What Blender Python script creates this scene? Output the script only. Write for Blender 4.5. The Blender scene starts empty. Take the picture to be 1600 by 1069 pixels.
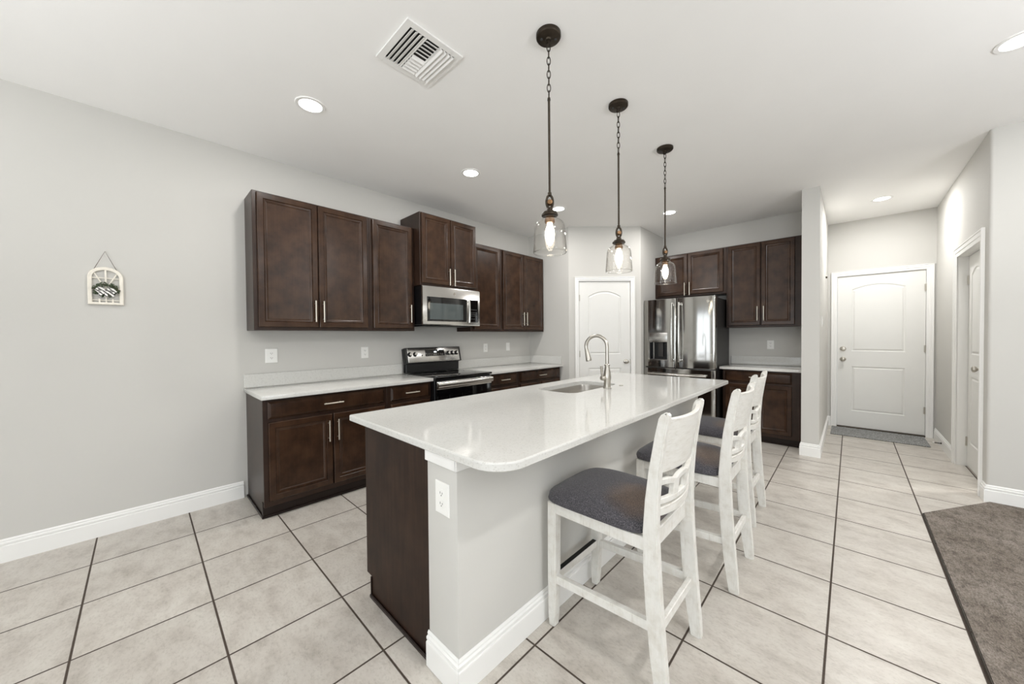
import bpy, bmesh, math, random
from mathutils import Vector, Matrix
random.seed(7)
S = bpy.context.scene
COL = S.collection
PI = math.pi

# ------------------------------------------------------------------ camera
FPX = 553.27
CAMZ = 1.331
yaw, pitch, roll = math.radians(43.7185), math.radians(0.883), math.radians(0.506)
r = Vector((math.cos(yaw), math.sin(yaw), 0)); f = Vector((-math.sin(yaw), math.cos(yaw), 0)); d = Vector((0, 0, -1))
f2 = f * math.cos(pitch) + d * math.sin(pitch); d2 = d * math.cos(pitch) - f * math.sin(pitch)
r3 = r * math.cos(roll) + d2 * math.sin(roll); d3 = d2 * math.cos(roll) - r * math.sin(roll)
cd = bpy.data.cameras.new('camera'); cam = bpy.data.objects.new('camera', cd); COL.objects.link(cam)
M = Matrix.Identity(4)
for i in range(3):
    M[i][0] = r3[i]; M[i][1] = -d3[i]; M[i][2] = -f2[i]
M[2][3] = CAMZ
cam.matrix_world = M
cd.sensor_width = 36; cd.sensor_fit = 'HORIZONTAL'; cd.lens = FPX / 1600 * 36
cd.clip_start = 0.02; cd.clip_end = 100
S.camera = cam

# ------------------------------------------------------------------ world, daylight, exposure
S.view_settings.view_transform = 'Standard'; S.view_settings.look = 'None'
S.view_settings.gamma = 1; S.view_settings.use_curve_mapping = False
S.view_settings.exposure = -0.02
W = bpy.data.worlds.new('world'); S.world = W; W.use_nodes = True
bg = W.node_tree.nodes['Background']; bg.inputs[0].default_value = (0.88, 0.94, 1.0, 1); bg.inputs[1].default_value = 0.6
try:
    S.cycles.use_denoising = True
    S.cycles.max_bounces = 10; S.cycles.diffuse_bounces = 5; S.cycles.transparent_max_bounces = 16
    S.cycles.sample_clamp_indirect = 6.0
except Exception:
    pass

def area(name, loc, direction, sx, sy, power, color=(1, 1, 1), shape='RECTANGLE'):
    L = bpy.data.lights.new(name, 'AREA'); L.shape = shape; L.size = sx
    if shape in ('RECTANGLE', 'ELLIPSE'): L.size_y = sy
    L.energy = power; L.color = color
    o = bpy.data.objects.new(name, L); COL.objects.link(o)
    o.location = loc; o.rotation_euler = Vector(direction).to_track_quat('-Z', 'Z').to_euler()
    return o
area('daylight_sliding_door', (-1.9, -4.70, 1.20), (0, 1, .55), 2.3, 2.2, 36, (0.89, 0.95, 1.0))
area('daylight_window', (1.9, -4.70, 1.35), (0, 1, .55), 2.7, 1.9, 120, (0.89, 0.95, 1.0))
area('daylight_side_window', (5.10, 0.3, 1.4), (-1, 0, .8), 3.0, 1.8, 70, (0.89, 0.95, 1.0))
# unseen uplights added beside and behind the camera to brighten the ceiling
area('added_uplight', (2.3, 1.9, 1.60), (0, 0, 1), .45, .45, 80, (.97, .985, 1), 'DISK')
area('added_uplight', (1.0, -1.6, 1.60), (0, 0, 1), .45, .45, 52, (.965, .985, 1), 'DISK')
area('added_uplight', (-1.6, -1.7, 1.60), (0, 0, 1), .45, .45, 34, (.965, .985, 1), 'DISK')

CEIL = 2.90; WX = -3.68

# ------------------------------------------------------------------ materials
def new_mat(name):
    m = bpy.data.materials.new(name); m.use_nodes = True
    nt = m.node_tree; b = nt.nodes['Principled BSDF']
    return m, nt, b
def lin(c):
    return tuple(((x / 255) / 12.92 if x / 255 <= 0.04045 else ((x / 255 + 0.055) / 1.055) ** 2.4) for x in c)
def node(nt, t, **kw):
    n = nt.nodes.new(t)
    for k, v in kw.items(): setattr(n, k, v)
    return n
def coords(nt, scale=(1, 1, 1)):
    tc = node(nt, 'ShaderNodeTexCoord'); mp = node(nt, 'ShaderNodeMapping')
    mp.inputs['Scale'].default_value = scale
    nt.links.new(tc.outputs['Object'], mp.inputs['Vector'])
    return mp.outputs['Vector']
def noise(nt, vec, scale, detail=3, rough=0.5):
    n = node(nt, 'ShaderNodeTexNoise'); n.inputs['Scale'].default_value = scale
    n.inputs['Detail'].default_value = detail; n.inputs['Roughness'].default_value = rough
    nt.links.new(vec, n.inputs['Vector']); return n.outputs['Fac']
def ramp(nt, fac, stops):
    n = node(nt, 'ShaderNodeValToRGB'); e = n.color_ramp.elements
    while len(e) < len(stops): e.new(0.5)
    for k, (p, c) in enumerate(stops):
        e[k].position = p; e[k].color = tuple(c) + ((1,) if len(c) == 3 else ())
    nt.links.new(fac, n.inputs['Fac']); return n.outputs['Color']
def mixc(nt, fac, a, b, mode='MIX'):
    n = node(nt, 'ShaderNodeMix', data_type='RGBA', blend_type=mode)
    for sock, val in ((n.inputs[0], fac), (n.inputs[6], a), (n.inputs[7], b)):
        if hasattr(val, 'is_output'): nt.links.new(val, sock)
        elif isinstance(val, (int, float)): sock.default_value = val
        else: sock.default_value = tuple(val) + ((1,) if len(val) == 3 else ())
    return n.outputs[2]
def mathn(nt, op, a, b=None, c=None):
    n = node(nt, 'ShaderNodeMath', operation=op)
    for k, v in enumerate((a, b, c)):
        if v is None: continue
        if hasattr(v, 'is_output'): nt.links.new(v, n.inputs[k])
        else: n.inputs[k].default_value = v
    return n.outputs[0]
def bump(nt, b, h, strength=0.2, dist=0.002):
    n = node(nt, 'ShaderNodeBump'); n.inputs['Strength'].default_value = strength; n.inputs['Distance'].default_value = dist
    nt.links.new(h, n.inputs['Height']); nt.links.new(n.outputs['Normal'], b.inputs['Normal'])
def plain(name, rgb, rough=0.5, metal=0.0, spec=0.5, var=0.04, nscale=6, bscale=None, bstr=0.1, coat=0):
    m, nt, b = new_mat(name); c = lin(rgb)
    v = coords(nt); n = noise(nt, v, nscale, 3)
    lo = tuple(x * (1 - var) for x in c); hi = tuple(min(1, x * (1 + var)) for x in c)
    nt.links.new(ramp(nt, n, [(0.3, lo), (0.7, hi)]), b.inputs['Base Color'])
    b.inputs['Roughness'].default_value = rough; b.inputs['Metallic'].default_value = metal
    b.inputs['Specular IOR Level'].default_value = spec
    if coat: b.inputs['Coat Weight'].default_value = coat
    if bscale: bump(nt, b, noise(nt, v, bscale, 2), bstr, 0.001)
    return m
MAT = {}
MAT['wall'] = plain('wall_paint', (202, 200, 195), 0.75, spec=0.25, var=0.012, nscale=1.5, bscale=130, bstr=0.10)
MAT['ceiling'] = plain('ceiling_paint', (246, 245, 243), 0.85, spec=0.2, var=0.01, nscale=2, bscale=70, bstr=0.2)
MAT['trim'] = plain('white_trim_paint', (238, 237, 234), 0.4, var=0.008)
MAT['door'] = plain('white_door_paint', (228, 227, 223), 0.42, var=0.008)
MAT['plastic'] = plain('white_plastic', (240, 239, 235), 0.35, var=0.005)
MAT['slot'] = plain('dark_slot', (50, 48, 46), 0.6)
MAT['black'] = plain('black_plastic', (16, 16, 17), 0.32, var=0.02)
MAT['blackmetal'] = plain('black_metal', (18, 17, 16), 0.4, metal=0.6)
MAT['glassblack'] = plain('black_glass', (8, 8, 9), 0.06, var=0.0, coat=0.4)
MAT['chrome'] = plain('polished_metal', (205, 203, 198), 0.16, metal=1.0, var=0.01)
MAT['nickel'] = plain('brushed_nickel', (188, 183, 174), 0.28, metal=1.0, var=0.02)
MAT['pull'] = plain('satin_pull', (214, 206, 192), 0.32, metal=1.0, var=0.01)
MAT['bronze'] = plain('dark_bronze', (58, 50, 41), 0.42, metal=0.75, var=0.12, nscale=60)
MAT['copper'] = plain('copper_accent', (128, 98, 70), 0.35, metal=0.85, var=0.15, nscale=80)
MAT['fridge_side'] = plain('charcoal_fridge_side', (58, 56, 54), 0.45, metal=0.3, var=0.03)
MAT['duct'] = plain('dark_duct', (38, 35, 32), 0.8)
MAT['keymark'] = plain('grey_keypad_print', (74, 74, 73), 0.6)
MAT['sage'] = plain('greenery', (62, 74, 50), 0.7, var=0.35, nscale=90)
MAT['twig'] = plain('twig', (84, 66, 48), 0.8, var=0.3, nscale=90)
MAT['distress'] = plain('chalky_white', (238, 232, 220), 0.7, var=0.05, nscale=40)
MAT['cord'] = plain('brown_cord', (92, 76, 64), 0.8)

def steel(name, rgb, rough, axis):
    m, nt, b = new_mat(name); sc = [3, 3, 3]
    for k in range(3): sc[k] = 260 if k != axis else 2
    v = coords(nt, sc); n = noise(nt, v, 1.0, 2)
    c = lin(rgb)
    nt.links.new(ramp(nt, n, [(0.25, tuple(x * 0.95 for x in c)), (0.75, tuple(min(1, x * 1.04) for x in c))]), b.inputs['Base Color'])
    b.inputs['Metallic'].default_value = 1.0; b.inputs['Roughness'].default_value = rough
    bump(nt, b, n, 0.04, 0.0004)
    return m
MAT['steel_v'] = steel('stainless_vertical', (178, 176, 172), 0.09, 2)
MAT['steel_y'] = steel('stainless_horizontal', (205, 203, 199), 0.2, 1)
MAT['sinksteel'] = steel('sink_steel', (170, 166, 160), 0.3, 1)

def wood(name, dark, light, vert=True, grain=0.35, rough=0.33, spec=0.30, fine=34):
    m, nt, b = new_mat(name)
    v = coords(nt, (fine, fine, 1.6) if vert else (fine, 1.6, fine))
    g = noise(nt, v, 2.2, 5, 0.6)
    v2 = coords(nt); blot = noise(nt, v2, 7, 4, 0.6)
    a = ramp(nt, blot, [(0.3, lin(dark)), (0.72, lin(light))])
    gr = ramp(nt, g, [(0.35, (0.62, 0.6, 0.58)), (0.65, (1, 1, 1))])
    nt.links.new(mixc(nt, grain, a, mixc(nt, 1.0, a, gr, 'MULTIPLY')), b.inputs['Base Color'])
    b.inputs['Roughness'].default_value = rough; b.inputs['Specular IOR Level'].default_value = spec
    bump(nt, b, g, 0.05, 0.0006)
    return m
MAT['cab'] = wood('espresso_maple', (44, 29, 20), (70, 49, 35), rough=0.22, spec=0.36)
MAT['cabside'] = wood('espresso_side', (44, 30, 23), (60, 43, 33), grain=0.5)
MAT['toe'] = wood('espresso_toe_kick', (30, 20, 16), (38, 27, 22), vert=False)
MAT['endpanel'] = wood('island_end_veneer', (40, 27, 20), (58, 41, 31), grain=1.0, rough=0.42, spec=0.15, fine=20)

def quartz():
    m, nt, b = new_mat('white_quartz')
    v = coords(nt); vor = node(nt, 'ShaderNodeTexVoronoi'); vor.inputs['Scale'].default_value = 200
    nt.links.new(v, vor.inputs['Vector'])
    n2 = noise(nt, v, 150, 2); n3 = noise(nt, v, 1.8, 3)
    base = ramp(nt, n3, [(0.3, lin((208, 207, 202))), (0.7, lin((215, 214, 210)))])
    sp = ramp(nt, vor.outputs['Color'], [(0.12, (0.62, 0.60, 0.57)), (0.3, (1, 1, 1))])
    c = mixc(nt, 0.36, base, mixc(nt, 1.0, base, sp, 'MULTIPLY'))
    wsp = ramp(nt, n2, [(0.66, (0, 0, 0)), (0.74, (0.05, 0.05, 0.05))])
    nt.links.new(mixc(nt, 1.0, c, wsp, 'ADD'), b.inputs['Base Color'])
    b.inputs['Roughness'].default_value = 0.08
    return m
MAT['quartz'] = quartz()

def tile():
    m, nt, b = new_mat('ceramic_floor_tile')
    tc = node(nt, 'ShaderNodeTexCoord'); sx = node(nt, 'ShaderNodeSeparateXYZ')
    nt.links.new(tc.outputs['Object'], sx.inputs[0])
    PX, PY, OX, OY, G = 0.4535, 0.4594, 0.383, -0.23, 0.0042
    ux = mathn(nt, 'DIVIDE', mathn(nt, 'SUBTRACT', sx.outputs[0], OX), PX)
    uy = mathn(nt, 'DIVIDE', mathn(nt, 'SUBTRACT', sx.outputs[1], OY), PY)
    def dist(u, p):
        fr = mathn(nt, 'FRACT', mathn(nt, 'ADD', u, 100.5))
        return mathn(nt, 'MULTIPLY', mathn(nt, 'ABSOLUTE', mathn(nt, 'SUBTRACT', fr, 0.5)), p)
    dmin = mathn(nt, 'MINIMUM', dist(ux, PX), dist(uy, PY))
    gro = mathn(nt, 'SUBTRACT', 1.0, mathn(nt, 'SMOOTH_MIN', mathn(nt, 'DIVIDE', mathn(nt, 'MAXIMUM', mathn(nt, 'SUBTRACT', dmin, G * 0.75), 0.0), G * 0.5), 1.0, 0.01))
    cell = node(nt, 'ShaderNodeCombineXYZ')
    nt.links.new(mathn(nt, 'FLOOR', ux), cell.inputs[0]); nt.links.new(mathn(nt, 'FLOOR', uy), cell.inputs[1])
    wn = node(nt, 'ShaderNodeTexWhiteNoise'); nt.links.new(cell.outputs[0], wn.inputs['Vector'])
    # every tile shows another piece of the stone print
    off = node(nt, 'ShaderNodeVectorMath', operation='MULTIPLY_ADD')
    off.inputs[1].default_value = (7, 7, 7)
    nt.links.new(wn.outputs['Color'], off.inputs[0]); nt.links.new(tc.outputs['Object'], off.inputs[2])
    stretch = node(nt, 'ShaderNodeMapping'); stretch.inputs['Scale'].default_value = (1, 1.7, 1)
    nt.links.new(off.outputs[0], stretch.inputs['Vector'])
    n1 = noise(nt, stretch.outputs[0], 6.5, 8, 0.68); n2 = noise(nt, stretch.outputs[0], 55, 5, 0.7); n3 = noise(nt, stretch.outputs[0], 2.0, 2)
    c1 = ramp(nt, n1, [(0.28, lin((170, 163, 154))), (0.5, lin((194, 188, 180))), (0.75, lin((206, 202, 194)))])
    c2 = ramp(nt, n2, [(0.36, (0.74, 0.73, 0.71)), (0.50, (1, 1, 1))])
    c = mixc(nt, 0.55, c1, mixc(nt, 1.0, c1, c2, 'MULTIPLY'))
    c3 = ramp(nt, n3, [(0.3, (0.95, 0.94, 0.93)), (0.7, (1.03, 1.03, 1.03))])
    c = mixc(nt, 1.0, c, c3, 'MULTIPLY')
    vv = mathn(nt, 'ADD', mathn(nt, 'MULTIPLY', wn.outputs['Value'], 0.07), 0.965)
    c = mixc(nt, 1.0, c, vv, 'MULTIPLY')
    gc = ramp(nt, n2, [(0.3, lin((54, 44, 37))), (0.7, lin((78, 66, 56)))])
    nt.links.new(mixc(nt, gro, c, gc), b.inputs['Base Color'])
    nt.links.new(mathn(nt, 'ADD', mathn(nt, 'MULTIPLY', gro, 0.5), 0.34), b.inputs['Roughness'])
    hgt = mathn(nt, 'SUBTRACT', mathn(nt, 'MULTIPLY', n2, 0.12), gro)
    bump(nt, b, hgt, 0.5, 0.0015)
    return m
MAT['tile'] = tile()

def carpet():
    m, nt, b = new_mat('carpet_pile')
    v = coords(nt); n1 = noise(nt, v, 3.0, 5, 0.65)
    v2 = coords(nt, (1.0, 0.45, 1)); n2 = noise(nt, v2, 170, 3, 0.75); n3 = noise(nt, v2, 38, 4, 0.75)
    c1 = ramp(nt, n1, [(0.3, lin((122, 113, 104))), (0.7, lin((152, 144, 136)))])
    c2 = ramp(nt, n2, [(0.3, (0.5, 0.48, 0.46)), (0.62, (1.1, 1.1, 1.1))])
    c3 = ramp(nt, n3, [(0.36, (0.62, 0.61, 0.60)), (0.56, (1.06, 1.06, 1.06))])
    nt.links.new(mixc(nt, 1.0, mixc(nt, 1.0, c1, c2, 'MULTIPLY'), c3, 'MULTIPLY'), b.inputs['Base Color'])
    b.inputs['Roughness'].default_value = 1.0; b.inputs['Specular IOR Level'].default_value = 0.1
    bump(nt, b, n2, 1.0, 0.006)
    return m
MAT['carpet'] = carpet()

def mat_fabric():
    m, nt, b = new_mat('doormat_weave')
    v = coords(nt); n = noise(nt, v, 120, 3, 0.7)
    nt.links.new(ramp(nt, n, [(0.32, lin((72, 72, 72))), (0.5, lin((134, 134, 133))), (0.66, lin((196, 196, 194)))]), b.inputs['Base Color'])
    b.inputs['Roughness'].default_value = 1.0; b.inputs['Specular IOR Level'].default_value = 0.1
    bump(nt, b, n, 0.8, 0.004); return m
MAT['mat'] = mat_fabric()

def cushion():
    m, nt, b = new_mat('charcoal_woven_fabric')
    v = coords(nt); n = noise(nt, v, 320, 3, 0.75); big = noise(nt, v, 9, 3)
    c = ramp(nt, n, [(0.30, lin((30, 30, 34))), (0.5, lin((72, 70, 74))), (0.7, lin((124, 120, 124)))])
    # worn brownish patch on the back half of the seat
    tc = node(nt, 'ShaderNodeTexCoord'); sub = node(nt, 'ShaderNodeVectorMath', operation='DISTANCE')
    nt.links.new(tc.outputs['Object'], sub.inputs[0]); sub.inputs[1].default_value = (0.11, -0.06, 0.64)
    dd = mathn(nt, 'ADD', sub.outputs['Value'], mathn(nt, 'MULTIPLY', big, 0.12))
    fac = ramp(nt, dd, [(0.12, (0.75, 0.75, 0.75)), (0.21, (0, 0, 0))])
    br = ramp(nt, n, [(0.3, lin((58, 46, 38))), (0.7, lin((134, 112, 95)))])
    nt.links.new(mixc(nt, fac, c, br), b.inputs['Base Color'])
    b.inputs['Roughness'].default_value = 0.95; b.inputs['Specular IOR Level'].default_value = 0.15
    b.inputs['Sheen Weight'].default_value = 0.2
    bump(nt, b, n, 0.6, 0.002); return m
MAT['cushion'] = cushion()

def antique():
    m, nt, b = new_mat('antique_white_paint')
    v = coords(nt, (30, 30, 3.0)); n = noise(nt, v, 3.0, 5, 0.65)
    v2 = coords(nt); n2 = noise(nt, v2, 25, 4, 0.6)
    c = ramp(nt, n, [(0.25, lin((204, 199, 191))), (0.40, lin((222, 220, 214))), (0.7, lin((228, 226, 221)))])
    c2 = ramp(nt, n2, [(0.3, (0.88, 0.86, 0.83)), (0.55, (1, 1, 1))])
    nt.links.new(mixc(nt, 1.0, c, c2, 'MULTIPLY'), b.inputs['Base Color'])
    b.inputs['Roughness'].default_value = 0.5; bump(nt, b, n, 0.08, 0.0006); return m
MAT['antique'] = antique()
def antique_h():
    m, nt, b = new_mat('antique_white_paint_brushed_across')
    v = coords(nt, (30, 3.0, 30)); n = noise(nt, v, 3.0, 5, 0.65)
    c = ramp(nt, n, [(0.25, lin((200, 195, 185))), (0.43, lin((220, 217, 210))), (0.7, lin((228, 226, 221)))])
    nt.links.new(c, b.inputs['Base Color'])
    b.inputs['Roughness'].default_value = 0.5; bump(nt, b, n, 0.08, 0.0006); return m
MAT['antique_h'] = antique_h()

def clear_glass(name, tint=(1, 1, 1), base=0.035):
    m = bpy.data.materials.new(name); m.use_nodes = True; nt = m.node_tree
    nt.nodes.remove(nt.nodes['Principled BSDF']); out = nt.nodes['Material Output']
    tr = node(nt, 'ShaderNodeBsdfTransparent'); tr.inputs[0].default_value = tuple(tint) + (1,)
    gl = node(nt, 'ShaderNodeBsdfGlossy'); gl.inputs['Roughness'].default_value = 0.02
    lw = node(nt, 'ShaderNodeLayerWeight'); lw.inputs['Blend'].default_value = 0.5
    v = coords(nt); n = noise(nt, v, 40, 2)
    fac = mathn(nt, 'ADD', mathn(nt, 'MULTIPLY', mathn(nt, 'POWER', lw.outputs[1], 3.0), mathn(nt, 'ADD', mathn(nt, 'MULTIPLY', n, 0.3), 0.45)), base)
    mx = node(nt, 'ShaderNodeMixShader'); nt.links.new(fac, mx.inputs[0])
    nt.links.new(tr.outputs[0], mx.inputs[1]); nt.links.new(gl.outputs[0], mx.inputs[2])
    nt.links.new(mx.outputs[0], out.inputs['Surface']); return m
MAT['glass'] = clear_glass('clear_shade_glass', (0.985, 0.98, 0.97))
MAT['glassrim'] = clear_glass('thick_rim_glass', (0.93, 0.93, 0.92), 0.12)
def emit(name, rgb, strength):
    m, nt, b = new_mat(name)
    b.inputs['Base Color'].default_value = (0.8, 0.8, 0.8, 1)
    b.inputs['Emission Color'].default_value = tuple(rgb) + (1,); b.inputs['Emission Strength'].default_value = strength
    return m
MAT['lens'] = emit('glowing_lens', (1.0, 0.98, 0.95), 9.0)
MAT['filament'] = emit('glowing_bulb', (1.0, 0.90, 0.74), 10.0)
MAT['display'] = emit('lit_clock_digits', (0.9, 0.97, 1.0), 2.5)
MAT['mwglass'] = plain('microwave_window', (70, 78, 78), 0.09, var=0.02, coat=0.5)

# ------------------------------------------------------------------ mesh helpers
class MB:
    def __init__(self): self.bm = bmesh.new()
    def box(self, x0, x1, y0, y1, z0, z1, bev=0.0, seg=1):
        bm = self.bm
        x0, x1 = min(x0, x1), max(x0, x1); y0, y1 = min(y0, y1), max(y0, y1); z0, z1 = min(z0, z1), max(z0, z1)
        vs = [bm.verts.new((x, y, z)) for x in (x0, x1) for y in (y0, y1) for z in (z0, z1)]
        F = [(0, 1, 3, 2), (4, 6, 7, 5), (0, 4, 5, 1), (2, 3, 7, 6), (0, 2, 6, 4), (1, 5, 7, 3)]
        fs = [bm.faces.new([vs[i] for i in q]) for q in F]
        if bev > 0:
            es = list({e for q in fs for e in q.edges})
            bmesh.ops.bevel(bm, geom=es, offset=bev, segments=seg, affect='EDGES', profile=0.6)
        return self
    def fbox(self, fr, u0, u1, v0, v1, d0, d1, bev=0.0, seg=1):
        """box in a frame (O, U, V, N)"""
        t = MB(); t.box(u0, u1, v0, v1, d0, d1, bev, seg)
        O, U, V, N = fr
        for v in t.bm.verts: v.co = O + U * v.co.x + V * v.co.y + N * v.co.z
        self.merge(t); return self
    def merge(self, t):
        me = bpy.data.meshes.new('tmp'); t.bm.to_mesh(me); t.bm.free(); self.bm.from_mesh(me); bpy.data.meshes.remove(me)
    def xform(self, m):
        for v in self.bm.verts: v.co = m @ v.co
        return self
    def loft(self, rings, closed=True, cap0=True, cap1=True):
        bm = self.bm; R = [[bm.verts.new(p) for p in ring] for ring in rings]; n = len(R[0])
        for a, b in zip(R[:-1], R[1:]):
            for k in range(n if closed else n - 1):
                j = (k + 1) % n
                try: bm.faces.new((a[k], a[j], b[j], b[k]))
                except ValueError: pass
        if cap0: bm.faces.new(list(reversed(R[0])))
        if cap1: bm.faces.new(R[-1])
        return self
    def lathe(self, prof, n=32, c=(0, 0, 0), cap0=False, cap1=False, axis=None):
        rings = []
        for (rad, z) in prof:
            rings.append([Vector((rad * math.cos(2 * PI * k / n), rad * math.sin(2 * PI * k / n), z)) for k in range(n)])
        q = Vector(axis).to_track_quat('Z', 'Y').to_matrix() if axis is not None else Matrix.Identity(3)
        rings = [[q @ p + Vector(c) for p in rg] for rg in rings]
        return self.loft(rings, True, cap0, cap1)
    def cyl(self, p0, p1, rad, n=20, r1=None):
        p0, p1 = Vector(p0), Vector(p1); L = (p1 - p0).length
        return self.lathe([(rad, 0), (rad if r1 is None else r1, L)], n, p0, True, True, p1 - p0)
    def tube(self, pts, rad, n=10, closed=False, caps=True):
        pts = [Vector(p) for p in pts]; m = len(pts); rings = []
        radf = rad if callable(rad) else (lambda t: rad)
        up = None
        for i, p in enumerate(pts):
            if closed: t = (pts[(i + 1) % m] - pts[i - 1]).normalized()
            else: t = (pts[min(i + 1, m - 1)] - pts[max(i - 1, 0)]).normalized()
            if up is None:
                up = t.orthogonal().normalized()
            up = (up - t * up.dot(t)); up = up.normalized() if up.length > 1e-6 else t.orthogonal().normalized()
            w = t.cross(up); rr = radf(i / max(1, m - 1))
            rings.append([p + (up * math.cos(2 * PI * k / n) + w * math.sin(2 * PI * k / n)) * rr for k in range(n)])
        if closed: rings.append(rings[0])
        return self.loft(rings, True, caps and not closed, caps and not closed)
    def prism(self, pts, fr, d0, d1):
        O, U, V, N = fr
        a = [O + U * u + V * v + N * d0 for u, v in pts]; b = [O + U * u + V * v + N * d1 for u, v in pts]
        return self.loft([a, b], True, True, True)
    def nested(self, fr, rings, back):
        """rings: list of (outline pts, depth), first is the outermost; closes to 'back' and fills the last one"""
        O, U, V, N = fr
        rr = [[O + U * u + V * v + N * back for u, v in rings[0][0]]]
        for pts, dd in rings: rr.append([O + U * u + V * v + N * dd for u, v in pts])
        return self.loft(rr, True, True, True)
    def panel(self, fr, u0, u1, v0, v1, loops, back=0.0):
        return self.nested(fr, [([(u0 + i, v0 + i), (u1 - i, v0 + i), (u1 - i, v1 - i), (u0 + i, v1 - i)], dd) for i, dd in loops], back)
    def build(self, name, mat, parent=None, angle=35):
        bm = self.bm
        bmesh.ops.remove_doubles(bm, verts=bm.verts, dist=1e-6)
        bmesh.ops.recalc_face_normals(bm, faces=bm.faces)
        if parent is not None:
            L = parent_world(parent)
            for v in bm.verts: v.co = v.co - L
        for q in bm.faces: q.smooth = True
        me = bpy.data.meshes.new(name); bm.to_mesh(me); bm.free()
        me.set_sharp_from_angle(angle=math.radians(angle))
        me.materials.append(MAT[mat] if isinstance(mat, str) else mat)
        o = bpy.data.objects.new(name, me); COL.objects.link(o)
        if parent is not None: o.parent = parent
        return o
def parent_world(p):
    L = Vector((0, 0, 0))
    while p is not None:
        L += Vector(p.location); p = p.parent
    return L
def thing(name, loc, label, cat, group=None):
    o = bpy.data.objects.new(name, None); COL.objects.link(o); o.location = loc
    o.empty_display_size = 0.05
    return tag(o, label, cat, group)
def tag(o, label, cat, group=None, kind=None):
    o['label'] = label; o['category'] = cat
    if group: o['group'] = group
    if kind: o['kind'] = kind
    return o
def struct(o, label=None):
    o['kind'] = 'structure'
    if label: o['label'] = label
    return o
def sthing(name, loc):
    o = bpy.data.objects.new(name, None); COL.objects.link(o); o.location = loc; o.empty_display_size = 0.05
    o['kind'] = 'structure'; return o
def copy_thing(root, loc, label=None, group=None):
    def rec(o, par):
        c = o.copy(); COL.objects.link(c)
        if par is not None:
            c.parent = par
        for ch in list(o.children): rec(ch, c)
        return c
    c = rec(root, None); c.location = loc
    if label: c['label'] = label
    if group: c['group'] = group
    return c
X, Y, Z = Vector((1, 0, 0)), Vector((0, 1, 0)), Vector((0, 0, 1))
def FL(x): return (Vector((x, 0, 0)), Y, Z, X)            # faces +X   (left wall run)
def FB(y): return (Vector((0, y, 0)), X, Z, -Y)           # faces -Y   (far walls)
def FR(x): return (Vector((x, 0, 0)), -Y, Z, -X)          # faces -X   (u = -y)

# ------------------------------------------------------------------ shell
FW_Y = 5.84       # fridge wall
HALL_Y = 6.88     # entry door wall
RW = 0.775        # right hall wall
RWY = 4.56        # its near corner
FARX, REARY = 5.0, -4.6
def room_box(name, x0, x1, y0, y1, z0=0, z1=CEIL, mat='wall'):
    return struct(MB().box(x0, x1, y0, y1, z0, z1).build(name, mat))
fl = MB(); fl.box(WX - .14, FARX + .14, REARY - .14, 7.2, -0.1, 0); struct(fl.build('floor', 'tile'))
ce = MB(); ce.box(WX - .14, FARX + .14, REARY - .14, 7.2, CEIL, CEIL + .1); struct(ce.build('ceiling', 'ceiling'))
room_box('wall_left', WX - .14, WX, REARY, 4.26)
room_box('wall_kitchen_return', WX - .14, -2.935, 4.26, 4.40)
room_box('wall_fridge_alcove', -2.33, -2.195, 5.0, FW_Y)
room_box('wall_back', -2.33, -0.39, FW_Y, FW_Y + .14)
room_box('wall_column', -0.39, -0.24, 5.0, HALL_Y)
# pantry diagonal with a door opening
s2 = math.sqrt(0.5)
P0 = Vector((-2.935, 4.26, 0)); PU = Vector((s2, s2, 0)); PN = Vector((s2, -s2, 0)); FP = (P0, PU, Z, PN)
PL = 0.74 / s2
PD0, PD1, PDH = 0.150, 0.893, 2.115      # pantry slab extents
m = MB(); m.fbox(FP, 0, PD0 - .012, 0, CEIL, -.11, 0); m.fbox(FP, PD1 + .012, PL, 0, CEIL, -.11, 0); m.fbox(FP, PD0 - .012, PD1 + .012, PDH + .012, CEIL, -.11, 0)
struct(m.build('wall_pantry', 'wall'))
# entry wall with a door opening
ED0, ED1, EDH = -0.136, 0.690, 2.135
m = MB(); m.box(-.39, ED0 - .012, HALL_Y, HALL_Y + .14, 0, CEIL); m.box(ED1 + .012, RW, HALL_Y, HALL_Y + .14, 0, CEIL)
m.box(ED0 - .012, ED1 + .012, HALL_Y, HALL_Y + .14, EDH + .012, CEIL)
struct(m.build('wall_entry', 'wall'))
# right hall wall with side room opening
SD0, SD1, SDH = 4.765, 5.665, 2.085
oc = [(RW, SD0 - .012), (RW, RWY + .02)] + [(RW + .02 - .02 * math.cos(a * PI / 12), RWY + .02 - .02 * math.sin(a * PI / 12)) for a in range(1, 6)] + [(RW + .02, RWY), (RW + .12, RWY), (RW + .12, SD0 - .012)]
m = MB(); m.prism(oc, (Vector((0, 0, 0)), X, Y, Z), 0, CEIL); m.box(RW, RW + .12, SD1 + .012, HALL_Y + .14, 0, CEIL); m.box(RW, RW + .12, SD0 - .012, SD1 + .012, SDH + .012, CEIL)
struct(m.build('wall_hall_right', 'wall'))
m = MB(); m.box(RW + .12, FARX, RWY, RWY + .12, 0, CEIL); struct(m.build('wall_right', 'wall'))
# side room beyond the opening
m = MB(); m.box(2.6, 2.7, RWY, HALL_Y + .14, 0, CEIL); m.box(RW + .12, 2.7, HALL_Y, HALL_Y + .14, 0, CEIL)
struct(m.build('wall_side_room', 'wall'))
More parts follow.
